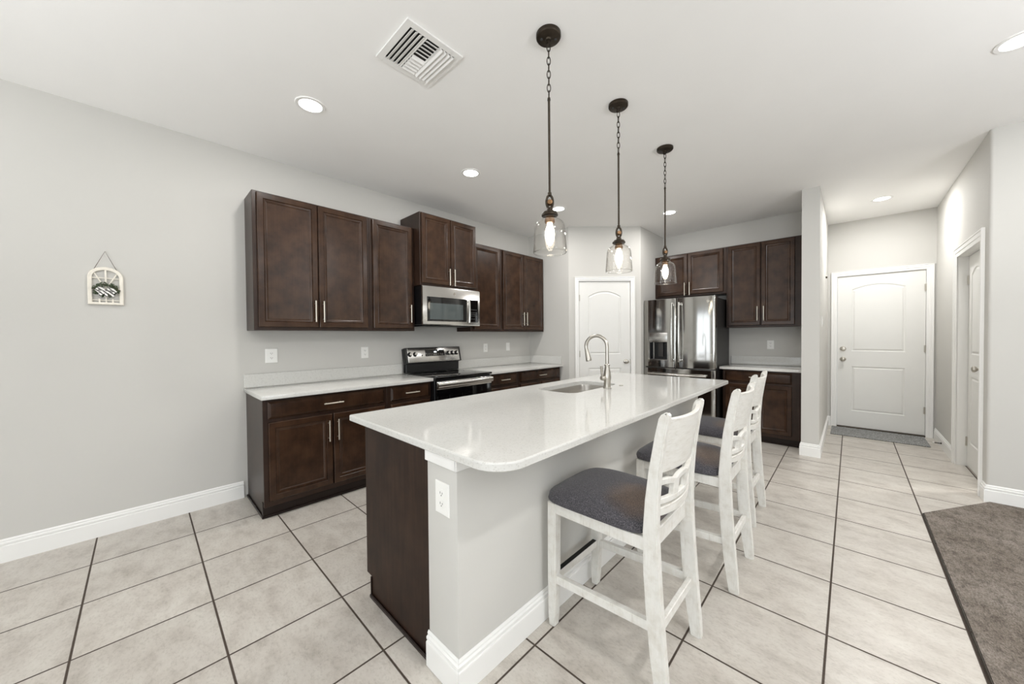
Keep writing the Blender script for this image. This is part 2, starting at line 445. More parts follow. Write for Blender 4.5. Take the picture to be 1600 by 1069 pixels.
# living room behind the camera (never in frame): rear wall and side wall with daylight openings
m = MB()
m.box(WX - .14, -3.1, REARY - .14, REARY, 0, CEIL); m.box(-0.7, 0.5, REARY - .14, REARY, 0, CEIL); m.box(3.3, FARX, REARY - .14, REARY, 0, CEIL)
m.box(-3.1, -0.7, REARY - .14, REARY, 2.35, CEIL); m.box(0.5, 3.3, REARY - .14, REARY, 2.35, CEIL); m.box(0.5, 3.3, REARY - .14, REARY, 0, 0.4)
struct(m.build('wall_rear', 'wall'))
m = MB(); m.box(FARX, FARX + .14, REARY, -1.3, 0, CEIL); m.box(FARX, FARX + .14, 1.9, RWY + .12, 0, CEIL); m.box(FARX, FARX + .14, -1.3, 1.9, 0, .45); m.box(FARX, FARX + .14, -1.3, 1.9, 2.35, CEIL)
struct(m.build('wall_living', 'wall'))
def mull(name, fr, u0, u1, v0, v1, n):
    m = MB(); w = .05
    m.fbox(fr, u0, u1, v0, v0 + w, -.07, -.02); m.fbox(fr, u0, u1, v1 - w, v1, -.07, -.02)
    for k in range(n + 1):
        c = u0 + w / 2 + (u1 - u0 - w) * k / n; m.fbox(fr, c - w / 2, c + w / 2, v0, v1, -.07, -.02)
    struct(m.build(name, 'trim'))
mull('window_1', (Vector((0, REARY, 0)), X, Z, Y), -3.1, -0.7, 0, 2.35, 2)
mull('window_2', (Vector((0, REARY, 0)), X, Z, Y), 0.5, 3.3, 0.4, 2.35, 3)
mull('window_3', (Vector((FARX, 0, 0)), -Y, Z, -X), -1.9, 1.3, 0.45, 2.35, 3)

# baseboards
BBP = [(0, 0), (0.014, 0), (0.014, 0.096), (0.0125, 0.099), (0.0085, 0.100), (0.0085, 0.104), (0.012, 0.108), (0.012, 0.117), (0.0055, 0.121), (0.0055, 0.127), (0.007, 0.130), (0.002, 0.139), (0, 0.139)]
def baseboard_mb(m, p0, p1, n, ext0=0.0, ext1=0.0):
    p0, p1, n = Vector(p0), Vector(p1), Vector(n).normalized(); t = (p1 - p0).normalized()
    # mitred ends: ext > 0 grows with depth (outside corner), < 0 shrinks (inside corner)
    A = [p0 - t * (ext0 * a / 0.014) + n * a + Z * h for a, h in BBP]; B = [p1 + t * (ext1 * a / 0.014) + n * a + Z * h for a, h in BBP]
    m.loft([A, B], True, True, True)
def baseboard(name, segs):
    m = MB()
    for s in segs: baseboard_mb(m, *s)
    return struct(m.build(name, 'trim', angle=20))
baseboard('baseboard_left', [((WX, REARY, 0), (WX, 0.572, 0), X)])
e = .014
baseboard('baseboard_column', [((-.39, 5.0, 0), (-.24, 5.0, 0), -Y, e, e), ((-.24, 5.0, 0), (-.24, HALL_Y, 0), X, e, -e), ((-.39, 5.0, 0), (-.39, 5.2, 0), -X, e, 0)])
baseboard('baseboard_entry', [((-.24, HALL_Y, 0), (-.205, HALL_Y, 0), -Y)])
baseboard('baseboard_hall_right', [((RW, SD1 + .095, 0), (RW, HALL_Y, 0), -X, 0, -e), ((RW, RWY, 0), (RW, SD0 - .095, 0), -X, e, 0)])
baseboard('baseboard_right', [((RW, RWY, 0), (FARX, RWY, 0), -Y, e, 0)])
baseboard('baseboard_pantry', [(P0 + PU * (PD1 + .07), P0 + PU * PL, PN), (P0, P0 + PU * (PD0 - .075), PN)])

# carpet
m = MB()
cp = [(0.395, -4.5), (4.9, -4.5), (4.9, 4.54), (0.79, 4.54), (0.775, 4.52), (0.395, 3.945)]
m.prism(cp, (Vector((0, 0, 0)), X, Y, Z), 0.001, 0.012)
tag(m.build('carpet', 'carpet'), 'grey-brown cut-pile carpet meeting the tile floor at the right', 'carpet', kind='stuff')
m = MB(); m.tube([(0.389, -4.5, 0.004), (0.389, 3.94, 0.004), (0.772, 4.52, 0.004)], 0.0034, 8)
struct(m.build('trim_1', 'bronze'))

# ------------------------------------------------------------------ interior doors
def arch_outline(u0, u1, v0, v1, rise, n=14):
    pts = [(u0, v0), (u1, v0)]
    for k in range(n + 1):
        t = k / n; u = u1 + (u0 - u1) * t
        pts.append((u, v1 - rise + rise * (1 - (2 * t - 1) ** 2) if rise else v1))
    return pts
def inset_pts(pts, dlt):
    n = len(pts); out = []
    for k in range(n):
        p, a, b = Vector(pts[k]), Vector(pts[k - 1]), Vector(pts[(k + 1) % n])
        t0 = (p - a).normalized(); t1 = (b - p).normalized()
        n0 = Vector((-t0.y, t0.x)); n1 = Vector((-t1.y, t1.x)); bis = (n0 + n1)
        bis = bis / max(0.4, bis.dot(n0)) if bis.length > 1e-6 else n0
        q = p + bis * dlt; out.append((q.x, q.y))
    return out
def slab(fr, u0, u1, v0, v1, thick, panels):
    """moulded door: flat field with grooved panels that are really sunk in"""
    m = MB(); O, U, V, N = fr; bm = m.bm
    P = lambda u, v, dd: O + U * u + V * v + N * dd
    outer = [(u0, v0), (u1, v0), (u1, v1), (u0, v1)]
    es = []
    def ring(pts, dd):
        vs = [bm.verts.new(P(u, v, dd)) for u, v in pts]
        return vs, [bm.edges.new((vs[k], vs[(k + 1) % len(vs)])) for k in range(len(vs))]
    ov, oe = ring(outer, 0); es += oe
    prs = []
    for pts in panels:
        pv, pe = ring(pts, 0); es += pe; prs.append((pts, pv))
    bmesh.ops.triangle_fill(bm, edges=es, use_beauty=True)
    for pts, pv in prs:
        prev = pv
        for ins, dd in ((0.006, -0.006), (0.014, -0.008), (0.030, -0.0015)):
            cur = [bm.verts.new(P(u, v, dd)) for u, v in inset_pts(pts, ins)]
            for k in range(len(cur)):
                j = (k + 1) % len(cur); bm.faces.new((prev[k], prev[j], cur[j], cur[k]))
            prev = cur
        bm.faces.new(prev)
    bv = [bm.verts.new(P(u, v, -thick)) for u, v in outer]
    for k in range(4):
        j = (k + 1) % 4; bm.faces.new((ov[j], ov[k], bv[k], bv[j]))
    bm.faces.new(list(reversed(bv)))
    return m
def casing(fr, u0, u1, v1, w=0.07, jd=0.11, left=True, right=True):
    """stepped casing around an opening whose clear edges are u0,u1,v1 (mitred, one profile swept round)"""
    O, U, V, N = fr
    prof = [(0, 0), (0, .009), (.004, .011), (w * .38, .011), (w * .44, .016), (w * .80, .016), (w * .86, .021), (w - .003, .021), (w, .018), (w, 0)]
    m = MB(); P = lambda u, v, t: O + U * u + V * v + N * t
    m.loft([[P(u0 - a, 0.0005, t) for a, t in prof], [P(u0 - a, v1 + a, t) for a, t in prof],
            [P(u1 + a, v1 + a, t) for a, t in prof], [P(u1 + a, 0.0005, t) for a, t in prof]], True, True, True)
    return m
def jamb(fr, u0, u1, v1, depth, t=.012):
    m = MB()
    m.fbox(fr, u0 - t, u0, 0, v1, -depth, .002); m.fbox(fr, u1, u1 + t, 0, v1, -depth, .002); m.fbox(fr, u0 - t, u1 + t, v1, v1 + t, -depth, .002)
    return m
def knob(fr, u, v, parent, name='door_knob', mat='nickel', big=1.0):
    O, U, V, N = fr; c = O + U * u + V * v; m = MB()
    m.lathe([(0, 0), (.032, 0), (.032, .006), (.022, .010), (.011, .014), (.011, .032), (.022, .038), (.028, .050), (.026, .060), (.014, .066), (0, .067)], 24, c, axis=N)
    return m.build(name, mat, parent)
def hinge(fr, u, v, parent, d0=0.003):
    O, U, V, N = fr; m = MB()
    m.cyl(O + U * u + V * (v - .045) + N * d0, O + U * u + V * (v + .045) + N * d0, .007, 12)
    m.fbox(fr, u - .016, u + .016, v - .044, v + .044, d0 - .004, d0 + .001)
    return m.build('hinge', 'nickel', parent)
def raise_frame(fr, dd): return (fr[0] + fr[3] * dd, fr[1], fr[2], fr[3])

# pantry door
dr = sthing('door_1', P0 + PU * (PD0 + PD1) / 2)
casing(FP, PD0 - .006, PD1 + .006, PDH + .006, w=.058).build('door_casing', 'trim', dr)
jamb(FP, PD0 - .004, PD1 + .004, PDH + .004, .108, .010).build('door_jamb', 'trim', dr)
a, b = PD0 + .135, PD1 - .135
slab(raise_frame(FP, -.012), PD0, PD1, .012, PDH, .035, [arch_outline(a, b, 1.065, 1.975, .075), arch_outline(a, b, .25, .865, 0)]).build('door_slab', 'door', dr, 20)
knob(raise_frame(FP, -.012), PD1 - .065, .955, dr)
O_ = FP; m = MB(); m.fbox(FP, PD1 - .006, PD1 + .004, .92, .99, -.012, -.008); m.build('latch_plate', 'nickel', dr)
for hz in (1.88, 1.07, .25): hinge(FP, PD0 - .002, hz, dr, -.006)

# entry door
FE = FB(HALL_Y)
dr = sthing('door_2', (0.277, HALL_Y, 0))
casing(FE, ED0 - .006, ED1 + .006, EDH + .006, w=.062).build('door_casing', 'trim', dr)
jamb(FE, ED0 - .003, ED1 + .003, EDH + .003, .138, .010).build('door_jamb', 'trim', dr)
a, b = ED0 + .148, ED1 - .172
slab(raise_frame(FE, -.014), ED0, ED1, .022, EDH, .044, [arch_outline(a, b, 1.085, 2.005, .06), arch_outline(a, b, .245, .87, 0)]).build('door_slab', 'door', dr, 20)
FEs = raise_frame(FE, -.014)
knob(FEs, -.077, .970, dr)
m = MB(); m.lathe([(0, 0), (.033, 0), (.033, .008), (.027, .016), (.018, .018), (.010, .019), (0, .019)], 24, FEs[0] + X * -.077 + Z * 1.117, axis=-Y); db = m.build('deadbolt', 'nickel', dr)
m = MB(); m.fbox(FEs, -.081, -.073, 1.103, 1.131, .018, .030, .002); m.build('thumb_turn', 'nickel', db)
for hz in (1.91, 1.13, .34): hinge(FE, ED1 + .001, hz, dr, -.004)
m = MB(); m.box(ED0 - .003, ED1 + .003, HALL_Y - .02, HALL_Y + .12, 0.0005, .02, .004); m.build('threshold', 'bronze', dr)

# side room doorway with a narrow leaf
FS = FR(RW)
dr = sthing('door_3', (RW, (SD0 + SD1) / 2, 0))
casing(FS, -SD1, -SD0, SDH, w=.088).build('door_casing', 'trim', dr)
jamb(FS, -SD1, -SD0, SDH, .118, .011).build('door_jamb', 'trim', dr)
FS2 = raise_frame(FS, -.068)
m = slab(FS2, -(SD1 - .004), -(SD1 - .70), .012, SDH - .004, .035, [arch_outline(-(SD1 - .12), -(SD1 - .48), 1.12, 1.95, .06), arch_outline(-(SD1 - .12), -(SD1 - .48), .25, .9, 0)])
m.build('door_slab', 'door', dr, 20)
knob(FS2, -(SD1 - .57), 1.005, dr)
for hz in (1.85, .25): hinge(FS2, -(SD1 - .002), hz, dr)

# doormat and spring stop
m = MB(); m.box(-.19, .68, 6.30, 6.835, .001, .012, .004, 2); ob = tag(m.build('doormat', 'mat'), 'speckled grey rectangular doormat on the tile in front of the entry door', 'doormat')
t = thing('door_stop', (RW - .014, 6.33, .06), 'small dark spring door stop on the right hall baseboard', 'door stop')
m = MB(); m.tube([(RW - .014 - .006 - .05 * k / 60, 6.33 + .006 * math.cos(k * .9), .06 + .006 * math.sin(k * .9)) for k in range(61)], .0018, 6)
m.build('spring', 'bronze', t); m = MB(); m.cyl((RW - .068, 6.33, .06), (RW - .082, 6.33, .06), .008, 14); m.build('rubber_tip', 'plastic', t)
m = MB(); m.cyl((RW - .0145, 6.33, .06), (RW - .0205, 6.33, .06), .010, 14); m.build('mounting_base', 'bronze', t)

# ------------------------------------------------------------------ cabinets
DOORL = [(0, .013), (.002, .019), (.006, .022), (.043, .022), (.047, .0165), (.051, .0195), (.056, .0185), (.071, .0075), (.074, .007)]
DRAWL = [(0, .008), (.003, .011), (.018, .022), (.023, .0225)]
def pull(fr, u, v, L, vert, d0, parent):
    O, U, V, N = fr; A = V if vert else U; c = O + U * u + V * v
    m = MB(); m.cyl(c - A * L / 2 + N * (d0 + .030), c + A * L / 2 + N * (d0 + .030), .006, 14)
    for s in (-1, 1): m.cyl(c + A * s * L * .36 + N * (d0 - .001), c + A * s * L * .36 + N * (d0 + .028), .0045, 10)
    o = m.build('handle', 'pull', parent); return o
def upper(fr, depth, u0, u1, v0, v1, doors, label, hside, hz, group=None, side_reveal=0):
    """frame at the face-frame plane; doors: list of (u0,u1); hside: list of -1/+1"""
    O, U, V, N = fr; base = O + U * (u0 + u1) / 2 + V * v0 - N * depth / 2
    t = thing('wall_cabinet', base, label, 'cabinet', group)
    m = MB(); m.fbox(fr, u0, u1, v0, v1, -depth, 0, .002)
    m.build('cabinet_box', 'cabside', t)
    for (a, b), s in zip(doors, hside):
        m = MB(); m.panel(fr, a, b, v0 + .025, v1 - .012, DOORL, .003)
        dd = m.build('door', 'cab', t, 25)
        pull(fr, (b - .030) if s > 0 else (a + .030), hz, .185, True, .021, dd)
    return t
FU = FL(-3.40); G1 = 'espresso wall cabinets along the left wall'
UZ0, UZ1 = 1.40, 2.505
upper(FU, .279, .614, 1.550, UZ0, UZ1, [(.641, 1.081), (1.087, 1.523)], 'espresso two-door wall cabinet nearest the camera, end of the left wall run', [1, -1], 1.565, G1)
upper(FU, .279, 1.551, 2.037, UZ0, UZ1, [(1.578, 2.005)], 'espresso single-door wall cabinet just left of the microwave', [1], 1.58, G1)
upper(FL(-3.285), .394, 2.041, 2.815, 1.885, 2.66, [(2.054, 2.425), (2.432, 2.798)], 'raised two-door espresso wall cabinet directly over the microwave', [1, -1], 2.00, G1)
upper(FU, .279, 2.817, 3.345, UZ0, UZ1, [(2.86, 3.318)], 'espresso single-door wall cabinet just right of the microwave', [-1], 1.58, G1)
upper(FU, .279, 3.346, 4.259, UZ0, UZ1, [(3.375, 3.792), (3.798, 4.228)], 'espresso two-door wall cabinet in the corner beside the pantry wall', [1, -1], 1.58, G1)
FBU = FB(5.52); G2 = 'espresso wall cabinets around the refrigerator'
upper(FBU, .319, -2.192, -1.226, 1.895, 2.525, [(-2.155, -1.722), (-1.715, -1.262)], 'short two-door espresso wall cabinet above the stainless refrigerator', [1, -1], 2.0, G2)
upper(FBU, .319, -1.225, -.391, 1.425, 2.525, [(-1.205, -.840), (-.832, -.492)], 'tall two-door espresso wall cabinet between refrigerator and column', [1, -1], 1.60, G2)

def base_cab(fr, depth, u0, u1, rows, label, top=.886, end_left=False, group=None, toe=.03, toeh=.105, shoe=True):
    O, U, V, N = fr; base = O + U * (u0 + u1) / 2 - N * depth / 2
    t = thing('base_cabinet', base, label, 'cabinet', group)
    m = MB(); m.fbox(fr, u0, u1, toeh - .02, top, -depth, 0, .002)
    m.build('cabinet_box', 'cabside', t)
    m = MB(); m.fbox(fr, u0 + .001, u1 - .001, 0.0005, toeh - .0205, -depth, -toe)
    if shoe: m.fbox(fr, u0 - (.010 if end_left else -.001), u1 - .001, 0.0005, .018, -toe, -toe + .012, .003)
    if end_left: m.fbox(fr, u0 - .010, u0 - .0005, 0.0005, .018, -depth, -toe + .012, .003); m.fbox(fr, u0 - .005, u0 - .0003, .018, .120, -toe - .02, -toe + .004)
    m.build('toe_kick', 'toe', t)
    for kind, a, b, z0, z1, hs in rows:
        m = MB(); m.panel(fr, a, b, z0, z1, DRAWL if kind == 'drawer' else DOORL, .003)
        dd = m.build(kind, 'cab', t, 25)
        if kind == 'drawer': pull(fr, (a + b) / 2, (z0 + z1) / 2, .15, False, .021, dd)
        elif hs: pull(fr, (b - .032) if hs > 0 else (a + .032), z1 - .135, .17, True, .021, dd)
    return t
FBASE = FL(-3.100); BD = .579; G3 = 'espresso base cabinets along the left wall'
base_cab(FBASE, BD, .600, 1.558, [('drawer', .630, 1.530, .737, .865, 0), ('door', .630, 1.076, .128, .712, 1), ('door', 1.083, 1.530, .128, .712, -1)], 'espresso base cabinet nearest the camera, wide drawer over two doors', end_left=True, group=G3)
base_cab(FBASE, BD, 1.559, 2.033, [('drawer', 1.592, 2.008, .737, .865, 0), ('door', 1.592, 2.008, .128, .712, 1)], 'narrow espresso base cabinet just left of the range', group=G3)
base_cab(FBASE, BD, 2.803, 3.344, [('drawer', 2.845, 3.312, .737, .865, 0), ('door', 2.845, 3.312, .128, .712, -1)], 'narrow espresso base cabinet just right of the range', group=G3)
base_cab(FBASE, BD, 3.345, 4.259, [('drawer', 3.378, 4.235, .737, .865, 0), ('door', 3.378, 3.802, .128, .712, 1), ('door', 3.809, 4.235, .128, .712, -1)], 'espresso base cabinet in the corner against the pantry wall', group=G3)
FBB = FB(5.245)
base_cab(FBB, .594, -1.205, -.391, [('drawer', -1.175, -.492, .737, .865, 0), ('door', -1.175, -.840, .128, .712, 1), ('door', -.832, -.492, .128, .712, -1)], 'espresso base cabinet between refrigerator and white column', toe=.05)

# worktops with upstands
def worktop(label, boxes, up, loc):
    t = thing('countertop', loc, label, 'countertop')
    m = MB()
    for q in boxes: m.box(*q, .004, 2)
    m.build('slab', 'quartz', t)
    m = MB()
    for q in up: m.box(*q, .002)
    m.build('backsplash', 'quartz', t)
CT0, CT1 = .8865, .918
worktop('white quartz countertop left of the range with low backsplash', [(WX + .001, -3.045, .583, 2.032, CT0, CT1)], [(WX + .001, WX + .021, .586, 2.030, CT1 + .0002, 1.032)], (-3.36, 1.3, CT0))
worktop('white quartz countertop right of the range running into the corner', [(WX + .001, -3.045, 2.800, 4.2595, CT0, CT1)], [(WX + .001, WX + .021, 2.802, 4.258, CT1 + .0002, 1.032), (WX + .0215, -3.06, 4.239, 4.2585, CT1 + .0002, 1.032)], (-3.36, 3.5, CT0))
worktop('short white quartz countertop between refrigerator and column', [(-1.235, -.391, 5.195, FW_Y - .001, CT0, CT1)], [(-1.232, -.392, FW_Y - .021, FW_Y - .001, CT1 + .0002, 1.032)], (-.8, 5.5, CT0))

# ------------------------------------------------------------------ range
RY0, RY1 = 2.036, 2.797; RF = -3.035
t = thing('range', (-3.35, (RY0 + RY1) / 2, 0), 'black and stainless freestanding electric range between the base cabinets', 'stove')
m = MB(); m.box(WX + .01, RF, RY0, RY1, .09, .905, .003); m.box(WX + .03, RF - .05, RY0 + .02, RY1 - .02, .0005, .0895); m.build('body', 'black', t)
m = MB(); m.box(WX + .10, RF + .035, RY0 - .001, RY1 + .001, .9055, .926, .005, 2); ct = m.build('cooktop', 'glassblack', t)
for (cx, cy, rr) in ((-3.43, 2.23, .075), (-3.43, 2.60, .10), (-3.18, 2.23, .10), (-3.18, 2.60, .075)):
    m = MB(); m.lathe([(rr, .9262), (rr + .003, .9266), (rr + .006, .9262)], 40, (cx, cy, 0)); m.build('burner_ring', 'fridge_side', ct)
m = MB(); m.box(WX + .012, WX + .075, RY0 + .012, RY1 - .012, .9265, 1.050, .004); m.build('back_riser', 'black', t)
fr = (Vector((WX + .112, 0, 1.040)), Y, Vector((-.22, 0, .975)).normalized(), Vector((.975, 0, .22)).normalized())
m = MB(); m.fbox(fr, RY0 - .004, RY1 + .004, -.004, .178, -.075, -.001, .006, 2); m.build('backguard', 'black', t)
m = MB(); m.panel(fr, RY0 + .022, RY1 - .022, .004, .172, [(0, .001), (.003, .003)], 0); bgp = m.build('control_panel', 'steel_y', t)
m = MB(); m.panel(fr, 2.285, 2.555, .070, .142, [(0, .0035), (.003, .005)], .003); dsp = m.build('display', 'glassblack', t)
m = MB(); m.fbox(fr, 2.405, 2.44, .112, .126, .0052, .0056); m.build('clock_digits', 'display', dsp)
m = MB()
for q in range(9):
    for w in range(2): m.fbox(fr, 2.30 + q * .027, 2.313 + q * .027, .080 + w * .016, .084 + w * .016, .0052, .0055)
m.build('keypad_marks', 'nickel', dsp)
m = MB(); m.fbox(fr, 2.235, 2.247, .075, .090, .0032, .006); m.build('indicator', 'black', t)
for u in (2.083, 2.150, 2.612, 2.672, 2.735):
    c = fr[0] + Y * u + fr[2] * .098
    m = MB(); m.lathe([(0, .003), (.027, .003), (.027, .006), (.021, .008), (.019, .028), (.016, .031), (0, .032)], 24, c, axis=fr[3]); k_ = m.build('knob', 'black', t)
    m = MB(); m.lathe([(.0165, .0308), (.015, .0325), (0, .0328)], 20, c, axis=fr[3]); m.fbox((c, Y, fr[2], fr[3]), -.004, .004, -.017, .017, .032, .040, .002); m.build('knob_cap', 'chrome', k_)
m = MB(); m.box(RF + .0005, RF + .030, RY0 + .006, RY1 - .006, .30, .885, .004, 2); ddr = m.build('oven_door', 'glassblack', t)
m = MB(); m.panel(FL(RF + .030), RY0 + .008, RY1 - .008, .80, .878, [(0, .002), (.003, .004)], .0005); m.build('door_band', 'steel_y', ddr)
m = MB()
dsec = [(.036 * math.cos(a), .845 + .028 * math.sin(a)) for a in [-PI / 2 + PI * k / 12 for k in range(13)]]
m.loft([[Vector((RF + .050 + a * .5, yq, b)) for a, b in dsec] for yq in (RY0 + .008, RY1 - .008)], True, True, True)
for y in (RY0 + .03, RY1 - .03): m.fbox(FL(RF + .034), y - .012, y + .012, .825, .865, .0, .020, .003)
m.build('door_handle', 'steel_y', ddr)
m = MB(); m.box(RF + .0005, RF + .028, RY0 + .006, RY1 - .006, .095, .292, .004, 2); m.build('storage_drawer', 'steel_y', t)

# microwave
MX = -3.240; MY0, MY1, MZ0, MZ1 = 2.044, 2.832, 1.462, 1.878
t = thing('microwave', (-3.45, (MY0 + MY1) / 2, MZ0), 'stainless over-the-range microwave hung under the raised cabinet', 'microwave')
m = MB(); m.box(WX + .001, MX - .03, MY0 + .004, 2.812, MZ0 + .004, MZ1, .003); m.build('body', 'black', t)
fm = FL(MX)
def rrect(u0, u1, v0, v1, rr, n=5):
    pts = []
    for (cx, cy, a0) in ((u1 - rr, v0 + rr, -90), (u1 - rr, v1 - rr, 0), (u0 + rr, v1 - rr, 90), (u0 + rr, v0 + rr, 180)):
        for k in range(n + 1):
            a = math.radians(a0 + 90 * k / n); pts.append((cx + rr * math.cos(a), cy + rr * math.sin(a)))
    return pts
m = MB()
# bowed stainless fascia
NU = 16; top = []; 
def bow(u): return .020 * (1 - ((u - (MY0 + MY1) / 2) / ((MY1 - MY0) / 2)) ** 2) - .012
prof = [(MZ0, -.03), (MZ0, 0), (MZ0 + .01, .008), (MZ1 - .012, .008), (MZ1, 0), (MZ1, -.03)]
m.loft([[Vector((MX + dd + (bow(MY0 + (MY1 - MY0) * k / NU) if dd > -.02 else 0), MY0 + (MY1 - MY0) * k / NU, zz)) for zz, dd in prof] for k in range(NU + 1)], True, True, True)
dm = m.build('fascia', 'steel_y', t)
def bowpanel(m, u0, u1, v0, v1, d0, d1, n=10, bev=.004):
    rings = []
    for k in range(n + 1):
        u = u0 + (u1 - u0) * k / n; xo = MX + .008 + bow(u)
        rings.append([Vector((xo + d0, u, v0)), Vector((xo + d1 - bev, u, v0)), Vector((xo + d1, u, v0 + bev)), Vector((xo + d1, u, v1 - bev)), Vector((xo + d1 - bev, u, v1)), Vector((xo + d0, u, v1))])
    m.loft(rings, True, True, True)
m = MB(); bowpanel(m, MY0 + .050, 2.618, MZ0 + .040, MZ1 - .112, -.004, .003); md = m.build('door_glass', 'glassblack', t)
m = MB(); bowpanel(m, MY0 + .078, 2.560, MZ0 + .062, MZ1 - .180, .002, .0045, bev=.001); m.build('window', 'mwglass', md)
m = MB(); bowpanel(m, 2.668, 2.800, MZ0 + .040, MZ1 - .112, -.004, .003); mk = m.build('control_panel', 'glassblack', t)
for q in range(3):
    for w, zz in enumerate((.075, .11, .13, .15, .185)): 
        u = 2.690 + q * .033; xo = MX + .008 + bow(u) + .003
        m = MB(); m.box(xo - .0005, xo + .0006, u, u + .016, MZ0 + zz, MZ0 + zz + .008); m.build('keypad_mark', 'keymark', mk)
m = MB(); m.tube([(MX + .032 + .006 * math.sin(PI * k / 10), 2.643, MZ0 + .035 + (MZ1 - MZ0 - .145) * k / 10) for k in range(11)], .011, 12)
for zz in (MZ0 + .06, MZ1 - .135): m.cyl((MX + .008, 2.643, zz), (MX + .033, 2.643, zz), .008, 12)
m.build('door_handle', 'chrome', t)
def badge(fr, u, v, rr, dd, parent):
    O, U, V, N = fr; c = O + U * u + V * v
    m = MB(); m.lathe([(0, dd - .001), (rr, dd - .001), (rr, dd + .001), (rr * .86, dd + .0016), (rr * .8, dd + .0008), (0, dd + .0008)], 24, c, axis=N)
    # script-like monogram strokes
    for s in (-1, 1):
        m.tube([c + U * (rr * (.30 * s + .26 * math.cos(a))) + V * (rr * .34 * math.sin(a)) + N * (dd + .0013) for a in [PI * 1.6 * k / 10 + (0 if s < 0 else 1.2) for k in range(11)]], rr * .07, 6)
    return m.build('badge', 'nickel', parent)
badge(FL(MX), 2.445, MZ1 - .062, .017, .008 + bow(2.445) + .001, dm)
m = MB(); m.box(-3.60, -3.30, MY0 + .06, MY1 - .08, MZ0 - .012, MZ0 + .0035, .003); m.build('vent_base', 'black', t)

# ------------------------------------------------------------------ refrigerator
RX0, RX1 = -2.188, -1.250; FYB = 5.14; SPL = -1.722; FT = 1.838; FDB = .882
t = thing('refrigerator', ((RX0 + RX1) / 2, 5.45, 0), 'stainless french-door refrigerator with ice dispenser, beside the pantry wall', 'refrigerator')
m = MB(); m.box(RX0 + .006, RX1 - .004, FYB + .004, 5.80, .05, FT - .02, .004); m.box(RX0 + .02, RX1 - .02, FYB + .06, 5.78, .0005, .0495); m.build('cabinet_body', 'fridge_side', t)
for hx in (RX0 + .01, RX1 - .12): m = MB(); m.box(hx, hx + .11, FYB - .03, FYB + .12, FT - .0195, FT + .004, .004); m.build('hinge_cover', 'black', t)
def bulged(u0, u1, v0, v1, name, bul, parent, n=22, cut=None):
    """door whose face bows outwards towards its middle; cut = (u0,u1,v0,v1) sunk recess"""
    m = MB(); c0, hw = (RX0 + RX1) / 2, (RX1 - RX0) / 2
    def dpt(u):
        e = min((u - u0), (u1 - u)); edge = .012 * (1 - min(1, e / .012)) ** 2
        lo = .012 * (1 - ((2 * u - u0 - u1) / (u1 - u0)) ** 2)
        return .058 + bul * (1 - ((u - c0) / hw) ** 2) + lo - edge
    us = sorted(set([u0, u0 + .003, u0 + .007, u0 + .012, u1 - .012, u1 - .007, u1 - .003, u1] + [u0 + .012 + (u1 - u0 - .024) * k / n for k in range(n + 1)]))
    def strip(ua, vlo, vhi):
        rings = []
        for u in ua:
            y = FYB - dpt(u)
            rings.append([Vector((u, FYB, vlo)), Vector((u, y + .004, vlo)), Vector((u, y, vlo + .004)), Vector((u, y, vhi - .004)), Vector((u, y + .004, vhi)), Vector((u, FYB, vhi))])
        m.loft(rings, True, True, True)
    if not cut: strip(us, v0, v1)
    else:
        ca, cb, va, vb = cut
        rings = []
        L = [u for u in us if u < ca - .001] + [ca]; R_ = [cb] + [u for u in us if u > cb + .001]; C_ = [ca] + [u for u in us if ca + .001 < u < cb - .001] + [cb]
        strip(L, v0, v1); strip(R_, v0, v1); strip(C_, v0, va); strip(C_, vb, v1)
        ym = FYB - dpt((ca + cb) / 2)
        m.box(ca, cb, FYB - .012, FYB, va - .002, vb + .002)
    return m.build(name, 'steel_v', parent, 40), dpt
dl, dpt = bulged(RX0, SPL - .003, FDB, FT, 'door', .022, t, cut=(-2.095, -1.845, .985, 1.235))
dr_, dpr = bulged(SPL + .003, RX1, FDB, FT, 'door', .022, t)
dz, dpz = bulged(RX0, RX1, .11, FDB - .012, 'freezer_drawer', .022, t)
# dispenser
yy = FYB - dpt(-1.97)
m = MB(); m.box(-2.098, -1.842, yy - .004, yy + .05, 1.237, 1.365, .006, 2); dp = m.build('dispenser_panel', 'steel_y', dl)
m = MB(); m.box(-2.094, -1.846, FYB - .014, FYB - .0121, .987, 1.233); m.box(-2.094, -2.085, yy + .012, FYB - .013, .987, 1.233); m.box(-1.855, -1.846, yy + .012, FYB - .013, .987, 1.233); m.build('dispenser_recess', 'black', dl)
m = MB(); m.box(-1.985, -1.915, FYB - .045, FYB - .0145, 1.03, 1.232, .006, 2); m.build('dispenser_chute', 'fridge_side', dl)
m = MB(); m.box(-2.045, -2.034, yy + .015, yy + .028, .99, 1.233, .002); m.build('dispenser_strip', 'chrome', dl)
m = MB(); m.box(-2.095, -1.845, yy + .004, FYB - .0145, .982, .994, .003); m.build('drip_tray', 'fridge_side', dl)
for s, par, dep in ((-1, dl, dpt), (1, dr_, dpr)):
    u = SPL + s * .047; y0 = FYB - dep(u)
    m = MB(); m.tube([(u, y0 - .050 - .012 * math.sin(PI * k / 16), .965 + (FT - .065 - .965) * k / 16) for k in range(17)], .0125, 14)
    for zz in (.985, FT - .085): m.box(u - .011, u + .011, y0 - .052, y0 + .003, zz - .017, zz + .017, .005, 2)
    m.build('door_handle', 'chrome', par)
m = MB(); m.tube([(RX0 + .09 + (RX1 - RX0 - .18) * k / 16, FYB - .058 - .022 - .055 - .008 * math.sin(PI * k / 16), .79) for k in range(17)], .0125, 14)
for u in (RX0 + .12, RX1 - .12): m.box(u - .017, u + .017, FYB - .145, FYB - .058, .779, .801, .005)
m.build('drawer_handle', 'chrome', dz)
badge(FB(FYB - dpr(-1.335) - .001), -1.335, 1.768, .019, .001, dr_)

